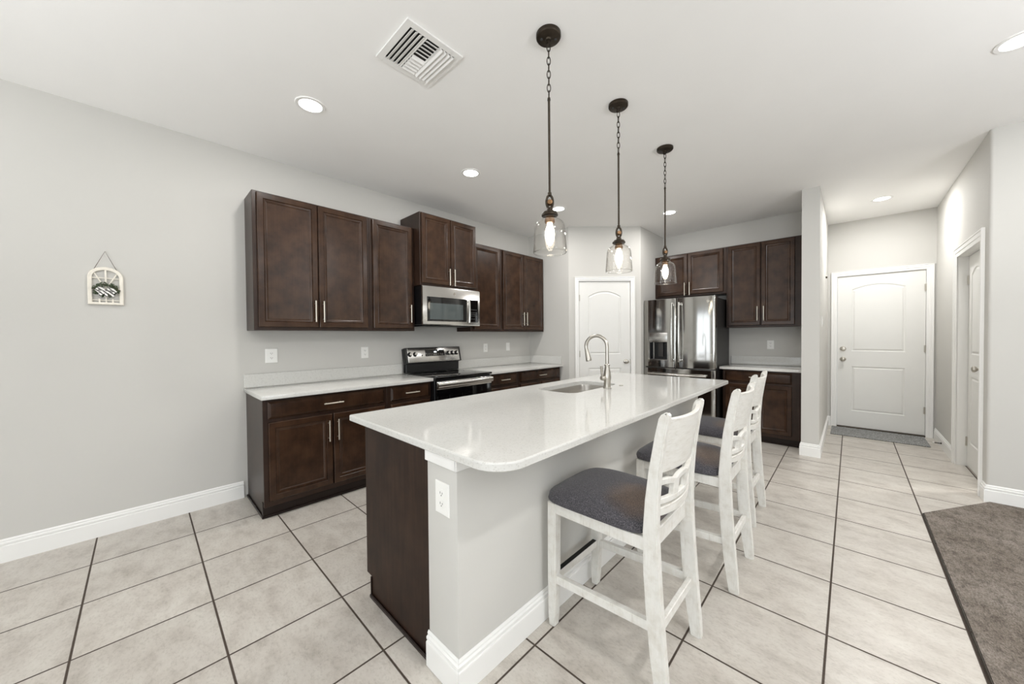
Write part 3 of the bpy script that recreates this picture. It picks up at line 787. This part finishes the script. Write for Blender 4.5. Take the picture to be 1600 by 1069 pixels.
# ------------------------------------------------------------------ island
IX0, IX1, IY0, IY1 = -1.968, -.800, .770, 3.70
t = thing('kitchen_island', (-1.45, 2.2, 0), 'long kitchen island with white quartz top, dark veneer end and painted half wall', 'kitchen island')
# countertop with rounded seating corners and a sink cut-out
def rr_outline(x0, x1, y0, y1, rads, n=10):
    pts = []
    for (cx, cy, rr, a0) in ((x1 - rads[1], y0 + rads[1], rads[1], -90), (x1 - rads[2], y1 - rads[2], rads[2], 0), (x0 + rads[3], y1 - rads[3], rads[3], 90), (x0 + rads[0], y0 + rads[0], rads[0], 180)):
        for k in range(n + 1):
            a = math.radians(a0 + 90 * k / n); pts.append((cx + rr * math.cos(a), cy + rr * math.sin(a)))
    return pts
SX0, SX1, SY0, SY1 = -1.800, -1.445, 2.140, 2.835
IT0, IT1 = .882, .914
bm = bmesh.new()
def ring_bm(pts, z):
    vs = [bm.verts.new((x, y, z)) for x, y in pts]; return vs
def bridge(a, b):
    for k in range(len(a)):
        j = (k + 1) % len(a); bm.faces.new((a[k], a[j], b[j], b[k]))
out = rr_outline(IX0, IX1, IY0, IY1, (.012, .125, .03, .012)); hole = rr_outline(SX0, SX1, SY0, SY1, (.08,) * 4)
def edges_of(vs): return [bm.edges.get((vs[k], vs[(k + 1) % len(vs)])) or bm.edges.new((vs[k], vs[(k + 1) % len(vs)])) for k in range(len(vs))]
o1 = ring_bm(inset_pts(out, .006), IT1); h1 = ring_bm(hole, IT1)
bmesh.ops.triangle_fill(bm, edges=edges_of(o1) + edges_of(h1), use_beauty=True)
o2 = ring_bm(inset_pts(out, .0018), IT1 - .0018); o3 = ring_bm(out, IT1 - .006); o4 = ring_bm(out, IT0 + .004); o5 = ring_bm(inset_pts(out, .004), IT0)
h2 = ring_bm(hole, IT0)
bridge(o1, o2); bridge(o2, o3); bridge(o3, o4); bridge(o4, o5); bridge(h1, h2)
bmesh.ops.triangle_fill(bm, edges=edges_of(o5) + edges_of(h2), use_beauty=True)
m = MB(); m.bm.free(); m.bm = bm; m.build('countertop', 'quartz', t, 12)
# undermount bowl
m = MB(); e = .006
ro = lambda q, z: [Vector((x, y, z)) for x, y in rr_outline(SX0 + q, SX1 - q, SY0 + q, SY1 - q, (max(.03, .08 - q),) * 4)]
m.loft([ro(-.009, IT0 - .001), ro(-.002, IT0 - .001), ro(.002, IT0 - .012), ro(.010, .70), ro(.022, .682), ro(.050, .676)], True, False, True)
sk = m.build('sink_bowl', 'sinksteel', t, 40)
m = MB(); m.lathe([(.0, .677), (.028, .677), (.042, .679), (.045, .6775), (.045, .6765)], 28, (-1.64, 2.49, 0)); m.build('drain', 'chrome', sk)
# cabinet box on the kitchen side, end panel, toe kick
m = MB(); m.box(-1.822, -1.236, .802, 2.05, .105, .8815, .002); m.box(-1.822, -1.236, 2.90, 3.622, .105, .8815, .002); m.box(-1.822, -1.236, 2.05, 2.90, .105, .66); m.box(-1.822, -1.8125, 2.05, 2.90, .66, .8815)
m.box(-1.768, -1.236, .802, 3.622, .0005, .1045); m.build('cabinet_box', 'cabside', t)
m = MB(); fe = FB(.802)
m.prism([(-1.770, .0005), (-1.236, .0005), (-1.236, .8815), (-1.824, .8815), (-1.824, .108), (-1.770, .108)], fe, .0005, .006)
m.build('end_panel', 'endpanel', t)
m = MB(); m.box(-1.776, -1.238, .784, .795, .0005, .020, .004); m.box(-1.776, -1.769, .796, 3.62, .0005, .020, .003); m.box(-1.7745, -1.768, .790, .796, .020, .107); m.build('shoe_moulding', 'toe', t)
FI = FR(-1.822)
for (a, b) in ((.815, 1.26), (1.265, 1.71), (1.715, 2.16), (2.165, 2.49), (2.495, 2.82), (2.83, 3.22), (3.225, 3.61)):
    m = MB(); m.panel(FI, -b, -a, .125, .70, DOORL, .003); q = m.build('door', 'cab', t, 25); pull(FI, -b + .03, .58, .17, True, .021, q)
    m = MB(); m.panel(FI, -b, -a, .725, .865, DRAWL, .003); q = m.build('drawer', 'cab', t, 25); pull(FI, -(a + b) / 2, .795, .15, False, .021, q)
# painted half wall with cap trim and baseboard
HW0, HW1, HY0, HY1 = -1.235, -1.042, .790, 3.632
m = MB(); m.box(HW0, HW1, HY0, HY1, .0005, .8815, .004, 2); m.build('half_wall', 'wall', t)
m = MB(); m.box(HW0 - .004, HW1 + .006, HY0 - .010, HY0 - .0005, .838, .8815, .002); m.box(HW1 + .0005, HW1 + .008, HY0 - .010, HY1 + .010, .838, .8815, .002); m.box(HW0 - .02, HW1 + .008, HY1 + .0005, HY1 + .012, .838, .8815, .002); m.build('cap_trim', 'trim', t)
m = MB()
baseboard_mb(m, (HW1 + .0004, HY0, 0.0005), (HW1 + .0004, HY1, 0.0005), X, e_ := .014, .014)
baseboard_mb(m, (HW0 - .004, HY0 - .0004, 0.0005), (HW1, HY0 - .0004, 0.0005), -Y, 0, .014)
baseboard_mb(m, (HW0, HY1 + .0004, 0.0005), (HW1, HY1 + .0004, 0.0005), Y, 0, .014)
m.build('baseboard', 'trim', t, 20)

# faucet
FXY = (-1.393, 2.545)
t = thing('faucet', (FXY[0], FXY[1], IT1), 'brushed nickel gooseneck pull-down faucet standing on the island by the sink', 'faucet')
m = MB(); m.lathe([(0, .0005), (.030, .0005), (.030, .006), (.027, .010), (.026, .05), (.029, .075), (.030, .095), (.026, .125), (.019, .160), (.017, .176), (.022, .180), (.022, .188), (.0145, .192)], 28, (FXY[0], FXY[1], IT1)); m.build('base_body', 'nickel', t)
pts = [(FXY[0], FXY[1], IT1 + .185 + .02 * k) for k in range(8)]; R0 = .088
ux, uy = -.985, -.17
for k in range(1, 19):
    a = math.radians(k * 198 / 18); pts.append((FXY[0] + ux * R0 * (1 - math.cos(a)), FXY[1] + uy * R0 * (1 - math.cos(a)), IT1 + .330 + R0 * math.sin(a)))
m = MB(); m.tube(pts, .0135, 16); m.build('spout', 'nickel', t)
e0 = Vector(pts[-1]); dv = (Vector(pts[-1]) - Vector(pts[-2])).normalized()
m = MB(); m.lathe([(.0138, -.004), (.0155, 0), (.0155, .006), (.0175, .03), (.0225, .075), (.0235, .088), (.021, .094), (0, .094)], 24, e0, axis=dv); m.build('spray_head', 'nickel', t)
hb = Vector((FXY[0], FXY[1], IT1 + .085)); hd = Vector((-.35, -.93, 0)).normalized()
m = MB(); m.lathe([(.016, .02), (.019, .03), (.020, .05), (.016, .06), (0, .062)], 20, hb, axis=hd); lv = m.build('lever_hub', 'nickel', t)
m = MB(); q0 = hb + hd * .048; m.tube([q0, q0 + Z * .03 + hd * .004, q0 + Z * .06 + hd * .006, q0 + Z * .095 + hd * .010], lambda s: .0085 + .002 * s, 12); m.build('lever', 'nickel', lv)
m = MB(); m.lathe([(0, .0005), (.016, .0005), (.016, .004), (.010, .006), (0, .006)], 20, (FXY[0] + .012, FXY[1] + .21, IT1)); tag(m.build('air_gap_cap', 'nickel'), 'small round metal cap on the island top beyond the faucet', 'cap')

# ------------------------------------------------------------------ outlets and switches
def plate(fr, u, v, w, h, label, kind, cat, group=None):
    O, U, V, N = fr
    t = thing('wall_outlet' if cat == 'outlet' else 'light_switch', O + U * u + V * v, label, cat, group)
    m = MB(); m.panel(fr, u - w / 2, u + w / 2, v - h / 2, v + h / 2, [(0, .003), (.003, .006)], .0004); m.build('cover_plate', 'plastic', t)
    if kind == 'duplex':
        for s in (-1, 1):
            m = MB(); m.nested(fr, [(rrect(u - .017, u + .017, v + s * .020 - .014, v + s * .020 + .014, .008), .008)], .006); q = m.build('receptacle', 'plastic', t)
            m = MB(); m.fbox(fr, u - .008, u - .0055, v + s * .020 - .002, v + s * .020 + .007, .0078, .0083); m.fbox(fr, u + .0055, u + .008, v + s * .020 - .002, v + s * .020 + .006, .0078, .0083)
            m.lathe([(0, .0083), (.0025, .0083), (.0025, .0078)], 10, O + U * u + V * (v + s * .020 - .007), axis=N); m.build('slot', 'slot', q)
    else:
        m = MB(); m.panel(fr, u - .016, u + .016, v - .033, v + .033, [(0, .007), (.002, .009)], .006); m.build('rocker', 'plastic', t)
    return t
FW = FL(WX)
plate(FW, .786, 1.181, .092, .125, 'white duplex outlet on the left wall nearest the camera', 'duplex', 'outlet')
plate(FW, 1.614, 1.178, .075, .118, 'white outlet plate on the wall just left of the range', 'duplex', 'outlet')
plate(FW, 3.311, 1.178, .075, .118, 'white outlet on the wall just right of the range', 'duplex', 'outlet')
plate(FW, 3.758, 1.182, .075, .118, 'white rocker switch plate on the left wall nearest the pantry corner', 'rocker', 'light switch')
plate(FB(FW_Y), -.776, 1.191, .078, .120, 'white outlet on the wall right of the refrigerator', 'duplex', 'outlet')
plate(FB(HY0), -1.130, .712, .088, .125, 'white outlet on the near end of the island half wall', 'duplex', 'outlet')
plate(FL(-.24), 5.40, 1.47, .075, .118, 'white switch plate on the hall side of the column wall', 'rocker', 'light switch')
m = MB(); m.lathe([(0, 0), (.012, 0), (.012, .012), (.006, .018), (0, .018)], 16, (-.24, 6.22, 2.07), axis=X); tag(m.build('wall_sensor', 'bronze'), 'small dark round knob high on the hall wall by the entry door', 'sensor')

# ------------------------------------------------------------------ ceiling: downlights, vent, pendants
dlg = 'recessed ceiling downlights'
def downlight(loc, label):
    t = thing('downlight', loc, label, 'ceiling light', dlg)
    m = MB(); m.lathe([(.068, -.001), (.070, -.006), (.088, -.006), (.092, -.0005)], 40, loc); m.build('trim_ring', 'trim', t)
    m = MB(); m.lathe([(0, -.0035), (.069, -.0035), (.069, -.0005)], 40, loc); m.build('lens', 'lens', t)
    return t
DLS = [((-2.632, .812), 'lit round downlight on the ceiling nearest the left edge of the photo'),
       ((-2.632, 2.203), 'lit round downlight in front of the raised microwave cabinet'),
       ((-2.605, 3.575), 'lit round downlight seen just right of the nearest pendant shade'),
       ((-1.680, 4.690), 'lit round downlight in front of the refrigerator, behind the farthest pendant'),
       ((.257, 5.985), 'lit round downlight in the entry hall ceiling'),
       ((.653, 3.290), 'lit round downlight at the upper right edge of the photo'),
       ((.653, 1.050), 'lit round downlight beside the camera, outside the photo')]
d0 = None
for (x, y), lab in DLS:
    loc = Vector((x, y, CEIL))
    if d0 is None: d0 = downlight(loc, lab)
    else: copy_thing(d0, loc, lab, dlg)
    area('downlight_beam', (x, y, CEIL - .012), (0, 0, -1), .13, .13, 17 if x > 0 and y < 4 else 20 if x > 0 else 11.5, (1, .995, .985) if x > 0 else (1, .98, .955), 'DISK')
# side room has its own ceiling lamp
area('side_room_lamp', (1.75, 5.6, CEIL - .05), (0, 0, -1), .3, .3, 40, (1, .98, .95), 'DISK')

# supply vent: square register, three sections
VX0, VX1, VY0, VY1 = -1.912, -1.570, .925, 1.268
t = thing('ceiling_vent', ((VX0 + VX1) / 2, (VY0 + VY1) / 2, CEIL), 'square white louvred air vent on the ceiling', 'vent')
m = MB(); bw = .036
for q in ((VX0, VX1, VY0, VY0 + bw), (VX0, VX1, VY1 - bw, VY1), (VX0, VX0 + bw, VY0 + bw, VY1 - bw), (VX1 - bw, VX1, VY0 + bw, VY1 - bw)): m.box(*q, CEIL - .010, CEIL - .0003, .0015)
m.build('frame', 'trim', t)
m = MB(); m.box(VX0 + .03, VX1 - .03, VY0 + .03, VY1 - .03, CEIL - .0015, CEIL - .0004); m.build('duct_opening', 'duct', t)
ix0, ix1, iy0, iy1 = VX0 + bw, VX1 - bw, VY0 + bw, VY1 - bw; third = (iy1 - iy0) / 3
def louvre(c, along, half, tilt, w=.020):
    m = MB(); m.box(-half, half, -w / 2, w / 2, -.0009, .0009)
    rot = Matrix.Rotation(tilt, 4, 'X'); m.xform(rot)
    if along == 'Y': m.xform(Matrix.Rotation(PI / 2, 4, 'Z'))
    m.xform(Matrix.Translation(c)); m.build('louvre', 'trim', t)
xm = (ix0 + ix1) / 2; zc = CEIL - .0115
for k in range(4): louvre(Vector((xm, iy0 + .014 + k * .0235, zc)), 'X', (ix1 - ix0) / 2, math.radians(24), .0175)
for k in range(4): louvre(Vector((xm, iy1 - .014 - k * .0235, zc)), 'X', (ix1 - ix0) / 2, math.radians(-38), .026)
for k in range(5):
    louvre(Vector((ix0 + .014 + k * .0255, iy0 + 1.5 * third + .004, zc)), 'Y', third / 2 - .006, math.radians(-33), .0215)
    louvre(Vector((ix1 - .014 - k * .0255, iy0 + 1.5 * third + .004, zc)), 'Y', third / 2 - .006, math.radians(28), .020)
m = MB()
for y in (iy0 + third + .004, iy1 - third + .004): m.box(ix0, ix1, y - .004, y + .002, CEIL - .012, CEIL - .002)
m.build('divider', 'trim', t)

# pendants (built at the first one's place)
PG = 'clear glass pendants over the island'
PX, PY = -1.142, 1.489
c = Vector((PX, PY, 0))
t = thing('pendant_light', (PX, PY, CEIL), 'bronze chain pendant with clear glass shade, nearest the camera', 'pendant light', PG)
def zl(prof): return [(a, z) for a, z in prof]
m = MB(); m.lathe([(0, CEIL - .0005), (.064, CEIL - .0005), (.064, CEIL - .016), (.060, CEIL - .021), (.052, CEIL - .023), (.018, CEIL - .026), (.014, CEIL - .032), (0, CEIL - .033)], 36, c); cn = m.build('canopy', 'bronze', t)
m = MB()
for s in (-1, 1): m.lathe([(0, CEIL - .031), (.006, CEIL - .031), (.0075, CEIL - .024)], 12, c + Vector((.036 * s * .7, .036 * s * .7, 0)))
m.build('screw', 'slot', cn)
m = MB(); ZC0, ZC1 = 2.850, 2.572
m.tube([c + Vector((.011 * math.cos(a), .011 * math.sin(a) * .7, CEIL - .042 + .014 * math.sin(a))) for a in [2 * PI * k / 16 for k in range(16)]], .0032, 8, True)
nl = 8; pitchl = (ZC0 - ZC1) / nl
for k in range(nl):
    zc_ = ZC0 - pitchl * (k + .5); hl = pitchl / 2 + .0045; loop = []
    for q in range(20):
        a = 2 * PI * q / 20; w = .0088 * math.cos(a); h = hl * math.sin(a)
        loop.append(c + (Vector((w * .70, w * .72, zc_ + h)) if k % 2 == 0 else Vector((w * .72, -w * .70, zc_ + h))))
    m.tube(loop, .0024, 8, True)
m.build('chain', 'bronze', t)
m = MB(); m.lathe([(0, 2.575), (.007, 2.573), (.0085, 2.562), (.0062, 2.555), (.0062, 2.085), (.010, 2.082), (.011, 2.066), (0, 2.062)], 16, c); m.build('rod', 'bronze', t)
m = MB(); m.tube([c + Vector((.017 * math.cos(a) * .7, .017 * math.cos(a) * .7, 2.034 + .034 * math.sin(a))) for a in [2 * PI * k / 20 for k in range(20)]], .0065, 10, True); yk = m.build('yoke', 'bronze', t)
m = MB(); m.lathe([(0, -.018), (.012, -.016), (.016, -.006), (.016, .006), (.012, .016), (0, .018)], 20, c + Z * 2.030, axis=(.7, -.7, 0)); m.build('swivel_ball', 'copper', yk)
m = MB(); m.lathe([(0, 2.004), (.014, 2.003), (.017, 1.992), (.017, 1.984), (.036, 1.979), (.043, 1.968), (.043, 1.962), (.030, 1.961), (0, 1.961)], 30, c); m.build('cap', 'bronze', t)
m = MB(); m.lathe([(0, 1.9605), (.022, 1.960), (.024, 1.952), (.022, 1.948), (.026, 1.944), (.027, 1.930), (.024, 1.924), (0, 1.924)], 24, c); sc = m.build('socket', 'copper', t)
# glass jar: outer and inner walls, closed thick rim
outp = [(.036, 1.9605), (.038, 1.950), (.046, 1.944), (.066, 1.930), (.076, 1.915), (.080, 1.898), (.083, 1.86), (.086, 1.81), (.088, 1.785), (.0885, 1.776), (.086, 1.769), (.082, 1.768)]
inp = [(a - .003, z) for a, z in reversed(outp[:-1])]
m = MB(); m.lathe(outp + inp, 44, c); gs = m.build('glass_shade', 'glass', t)
m = MB(); m.tube([c + Vector((.0855 * math.cos(a), .0855 * math.sin(a), 1.7695)) for a in [2 * PI * k / 48 for k in range(48)]], .0028, 10, True); m.build('rim', 'glassrim', gs)
m = MB(); m.lathe([(0, 1.806), (.008, 1.808), (.015, 1.818), (.0235, 1.844), (.026, 1.864), (.023, 1.887), (.016, 1.908), (.013, 1.9235), (0, 1.9235)], 24, c); m.build('bulb', 'filament', t)
pend = t
copy_thing(pend, (-1.146, 2.262, CEIL), 'bronze chain pendant with clear glass shade, middle of the three', PG)
copy_thing(pend, (-1.132, 3.060, CEIL), 'bronze chain pendant with clear glass shade, farthest of the three', PG)

# ------------------------------------------------------------------ counter stools
SG = 'white counter stools at the island'
def stool(loc, label):
    t = thing('counter_stool', loc, label, 'stool', SG); L = Vector(loc)
    HWD = .212
    def part(m, name, mat, par=t):
        m.xform(Matrix.Translation(L)); return m.build(name, mat, par, 30)
    # seat
    def sup(sx, sy, z, cx, n=56, ex=6.5):
        pts = []
        for k in range(n):
            a = 2 * PI * k / n; ca, sa = math.cos(a), math.sin(a)
            rr = (abs(ca) ** ex + abs(sa) ** ex) ** (-1 / ex)
            yy = rr * sa * sy; xx = rr * ca * sx
            pts.append(Vector((cx + xx, yy * (1 - .03 * (xx / sx)), z)))
        return pts
    m = MB(); cx = -.034; sx, sy = .238, .222
    rings = [sup(sx * .97, sy * .97, .5785, cx), sup(sx, sy, .583, cx), sup(sx * 1.01, sy * 1.01, .594, cx), sup(sx * 1.0, sy, .606, cx), sup(sx * .97, sy * .97, .619, cx), sup(sx * .91, sy * .91, .632, cx, ex=4), sup(sx * .80, sy * .80, .644, cx, ex=3.4), sup(sx * .62, sy * .62, .654, cx, ex=3), sup(sx * .40, sy * .40, .660, cx, ex=2.5), sup(sx * .2, sy * .2, .663, cx, ex=2), sup(sx * .05, sy * .05, .664, cx, ex=2)]
    m.loft(rings, True, True, True); part(m, 'seat', 'cushion')
    # apron frame
    m = MB()
    m.box(-.245, -.221, -HWD + .04, HWD - .04, .522, .577, .003); m.box(.196, .222, -HWD + .036, HWD - .036, .522, .590, .003)
    for s in (-1, 1): m.box(-.225, .200, s * (HWD - .006), s * (HWD - .030), .527, .577, .003)
    part(m, 'seat_frame', 'antique')
    # front legs
    for s in (-1, 1):
        m = MB(); yo = s * HWD; yi = s * (HWD - .044)
        def ring(x0, x1, z, sh=0): return [Vector((x0, yo - s * sh, z)), Vector((x1, yo - s * sh, z)), Vector((x1, yi, z)), Vector((x0, yi, z))]
        m.loft([ring(-.252, -.222, .0005, .006), ring(-.254, -.217, .05, .003), ring(-.254, -.210, .22), ring(-.252, -.207, .577)], True, True, True)
        bmesh.ops.bevel(m.bm, geom=list(m.bm.edges), offset=.0035, segments=2, affect='EDGES')
        part(m, 'leg', 'antique')
    # rear legs sweep up into the back posts
    sp = [(0, .262, .044), (.06, .257, .047), (.15, .247, .053), (.30, .233, .058), (.45, .224, .058), (.60, .221, .055), (.72, .226, .048), (.84, .238, .042), (.96, .257, .038), (1.03, .271, .036), (1.046, .276, .028), (1.053, .278, .012)]
    for s in (-1, 1):
        m = MB(); yo, yi = s * HWD, s * (HWD - .034)
        m.loft([[Vector((x - w / 2, yo, max(z, .0005))), Vector((x + w / 2, yo, max(z, .0005))), Vector((x + w / 2, yi, max(z, .0005))), Vector((x - w / 2, yi, max(z, .0005)))] for z, x, w in sp], True, True, True)
        es = [e for e in m.bm.edges if abs(e.verts[0].co.z - e.verts[1].co.z) > 1e-4]
        bmesh.ops.bevel(m.bm, geom=es, offset=.005, segments=2, affect='EDGES')
        part(m, 'leg', 'antique')
    # back pieces follow a curve that bows away from the sitter
    def px(z):
        for (z0, x0, _), (z1, x1, _) in zip(sp[:-1], sp[1:]):
            if z0 <= z <= z1: return x0 + (x1 - x0) * (z - z0) / (z1 - z0)
        return sp[-1][1]
    YI = HWD - .030
    def bowx(y): return .030 * (1 - (y / YI) ** 2)
    def strip(m, y0, y1, zlo, zhi, th, n=16, nz=1):
        zlo_f = zlo if callable(zlo) else (lambda y: zlo); zhi_f = zhi if callable(zhi) else (lambda y: zhi)
        rings = []
        for k in range(n + 1):
            y = y0 + (y1 - y0) * k / n; a, b = zlo_f(y), zhi_f(y); c_ = .0025
            xa, xb = px(a) + bowx(y), px(b) + bowx(y)
            rings.append([Vector((xa - th / 2, y, a + c_)), Vector((xa - th / 2 + c_, y, a)), Vector((xa + th / 2 - c_, y, a)), Vector((xa + th / 2, y, a + c_)), Vector((xb + th / 2, y, b - c_)), Vector((xb + th / 2 - c_, y, b)), Vector((xb - th / 2 + c_, y, b)), Vector((xb - th / 2, y, b - c_))])
        m.loft(rings, True, True, True)
    m = MB(); strip(m, -YI, YI, .822, lambda y: 1.030 - .004 * (1 - (y / YI) ** 2), .018); part(m, 'back_slat', 'antique_h')
    # linked-ring lattice: scalloped top rail, lower rail, uprights
    def scal(y):
        u = abs(y); c0 = .060
        if u < c0: return .797 - .016 * (u / c0) ** 3
        q = min(1, (u - c0) / (YI - c0)); return .781 + .016 * math.sin(PI * .62 * q)
    m = MB()
    strip(m, -YI, YI, lambda y: scal(y) - .024, scal, .019, 34)
    strip(m, -YI, YI, lambda y: .694 + .006 * (abs(y) / YI) ** 2, lambda y: .717 + .006 * (abs(y) / YI) ** 2, .019)
    for yc in (-.060, .060): strip(m, yc - .022, yc + .022, .708, .772, .017, 6)
    for yc in (-YI + .006, YI - .006): strip(m, yc - .007, yc + .007, .708, .782, .017, 3)
    part(m, 'back_lattice', 'antique')
    m = MB(); strip(m, -YI, YI, lambda y: .648 + .010 * (y / YI) ** 2, lambda y: .686 + .002 * (y / YI) ** 2, .019); part(m, 'back_rail', 'antique_h')
    # stretchers
    m = MB(); m.box(-.243, -.221, -HWD + .040, HWD - .040, .205, .242, .003); q = part(m, 'stretcher', 'antique')
    m = MB(); m.box(-.2425, -.2215, -HWD + .046, HWD - .046, .2422, .2445); part(m, 'foot_plate', 'blackmetal', q)
    for s in (-1, 1):
        m = MB(); m.loft([[Vector((xx, s * (HWD - .010), z0)), Vector((xx, s * (HWD - .032), z0)), Vector((xx, s * (HWD - .032), z0 + .036)), Vector((xx, s * (HWD - .010), z0 + .036))] for xx, z0 in ((-.212, .207), (.212, .232))], True, True, True); part(m, 'stretcher', 'antique')
    m = MB(); m.box(.226, .247, -HWD + .033, HWD - .033, .215, .255, .003); part(m, 'stretcher', 'antique')
    return t
st = stool((-.750, 1.484, 0), 'white counter stool with worn charcoal seat, nearest the camera at the island')
copy_thing(st, (-.692, 2.288, 0), 'white counter stool in the middle of the three, pulled out slightly', SG)
copy_thing(st, (-.750, 3.110, 0), 'white counter stool farthest from the camera, near the refrigerator end', SG)

# ------------------------------------------------------------------ arched wall hanging
t = thing('wall_hanging', (WX, -.162, 1.57), 'small white arched window-frame wall hanging with a wreath and bow', 'wall decoration')
fr = (Vector((WX + .004, -.162, 1.572)), Y, Z, X); wv, hv, spr = .081, .255, .185
def archpts(w, h0, hs, ht, n=16):
    pts = [(-w, h0), (w, h0), (w, hs)]
    for k in range(1, n): a = PI * k / n; pts.append((w * math.cos(a), hs + (ht - hs) * math.sin(a)))
    pts.append((-w, hs)); return pts
o_, i_ = archpts(wv, 0, spr, hv), archpts(wv - .020, .016, spr, hv - .020)
O, U, V, N = fr; m = MB(); PP = lambda pts, dd: [O + U * a + V * b + N * dd for a, b in pts]
R_ = [PP(o_, 0), PP(o_, .010), PP(inset_pts(o_, .004), .014), PP(inset_pts(o_, .010), .012), PP(inset_pts(i_, -.003), .012), PP(i_, .009), PP(i_, 0), PP(o_, 0)]
m.loft(R_, True, False, False)
m.build('frame', 'distress', t)
m = MB()
for u in (-.030, 0, .030): m.fbox(fr, u - .0038, u + .0038, .012, .040 if u else .110, .002, .009)
m.fbox(fr, -.063, .063, .028, .033, .002, .008); m.fbox(fr, -.063, .063, .108, .114, .002, .009); m.fbox(fr, -.004, .004, .118, .238, .002, .009)
for s in (-1, 1):
    dvec = Vector((s * .80, .60)); pa, pb = Vector((s * .012, .130)), Vector((s * .050, .205))
    m.tube([O + U * pa.x + V * pa.y + N * .006, O + U * pb.x + V * (pb.y + .006) + N * .006], .0035, 8)
m.fbox(fr, -.063, .063, .178, .183, .002, .008)
m.build('muntins', 'distress', t)
m = MB(); rw = random.Random(3)
for k in range(260):
    a = rw.uniform(0, 2 * PI); rr = .040 + max(-.012, min(.012, rw.gauss(0, .007))); cx, cy = rr * 1.2 * math.cos(a), .100 + rr * .95 * math.sin(a)
    an = a + PI / 2 + rw.uniform(-.9, .9); l = rw.uniform(.009, .017); dd = rw.uniform(.012, .026)
    p = O + U * cx + V * cy + N * dd; dr2 = U * math.cos(an) + V * math.sin(an); sd = (U * -math.sin(an) + V * math.cos(an)) * l * .27 + N * rw.uniform(-.002, .002)
    bm = m.bm; vs = [bm.verts.new(q) for q in (p - dr2 * l * .5, p + sd, p + dr2 * l * .5, p - sd)]; bm.faces.new(vs)
wr = m.build('wreath', 'sage', t)
m = MB(); m.tube([O + U * (.052 * math.cos(a)) + V * (.104 + .031 * math.sin(a)) + N * (.014 + .002 * math.sin(5 * a)) for a in [2 * PI * k / 24 for k in range(24)]], .0035, 6, True); m.build('twig_ring', 'twig', wr)
def plaid():
    m, nt, b = new_mat('striped_ribbon'); v = coords(nt, (1, 1, 1))
    wv_ = node(nt, 'ShaderNodeTexWave', wave_type='BANDS', bands_direction='DIAGONAL'); wv_.inputs['Scale'].default_value = 26
    wv_.inputs['Distortion'].default_value = .5; nt.links.new(v, wv_.inputs['Vector'])
    nt.links.new(ramp(nt, wv_.outputs['Fac'], [(.25, lin((96, 92, 94))), (.45, lin((240, 238, 234)))]), b.inputs['Base Color']); b.inputs['Roughness'].default_value = .9; return m
MAT['plaid'] = plaid()
m = MB()
def ribbon(p, w0, w1, th=.0012):
    rings = []
    for k, (u, v_, dd) in enumerate(p):
        q = p[min(k + 1, len(p) - 1)]; q0 = p[max(k - 1, 0)]; tx, ty = q[0] - q0[0], q[1] - q0[1]; ll = math.hypot(tx, ty) or 1
        w = w0 + (w1 - w0) * k / (len(p) - 1); nx, ny = -ty / ll * w / 2, tx / ll * w / 2
        A = O + U * (u + nx) + V * (v_ + ny) + N * dd; B = O + U * (u - nx) + V * (v_ - ny) + N * dd
        rings.append([A, B, B + N * th, A + N * th])
    m.loft(rings, True, True, True)
KS = 1.05
def rb(p, a, b): ribbon([(u * KS, .092 + (v_ - .095) * KS, dd) for u, v_, dd in p], a * KS, b * KS)
rb([(0, .095, .030), (-.014, .108, .036), (-.030, .112, .038), (-.040, .100, .036), (-.030, .088, .032), (-.012, .090, .031), (0, .095, .031)], .014, .014)
rb([(0, .095, .030), (.014, .106, .036), (.030, .106, .038), (.042, .092, .036), (.030, .082, .032), (.012, .088, .031), (0, .095, .031)], .014, .014)
rb([(0, .094, .033), (-.014, .078, .034), (-.030, .068, .032)], .010, .016); rb([(0, .094, .033), (.018, .082, .034), (.036, .064, .032)], .010, .016); rb([(0, .094, .033), (.002, .075, .034), (.0, .058, .032)], .010, .014)
m.lathe([(0, 0), (.006, .001), (.007, .004), (.004, .007), (0, .0075)], 14, O + V * .095 + N * .034, axis=N)
m.build('bow', 'plaid', t)
m = MB(); m.tube([O + U * -.052 + V * .236 + N * .006, O + U * 0 + V * .362 + N * .008, O + U * .052 + V * .236 + N * .006], .0016, 8); m.build('cord', 'cord', t)
m = MB(); m.cyl(O + V * .361 + N * -.0035, O + V * .361 + N * .014, .0022, 10); m.build('nail', 'nickel', t)
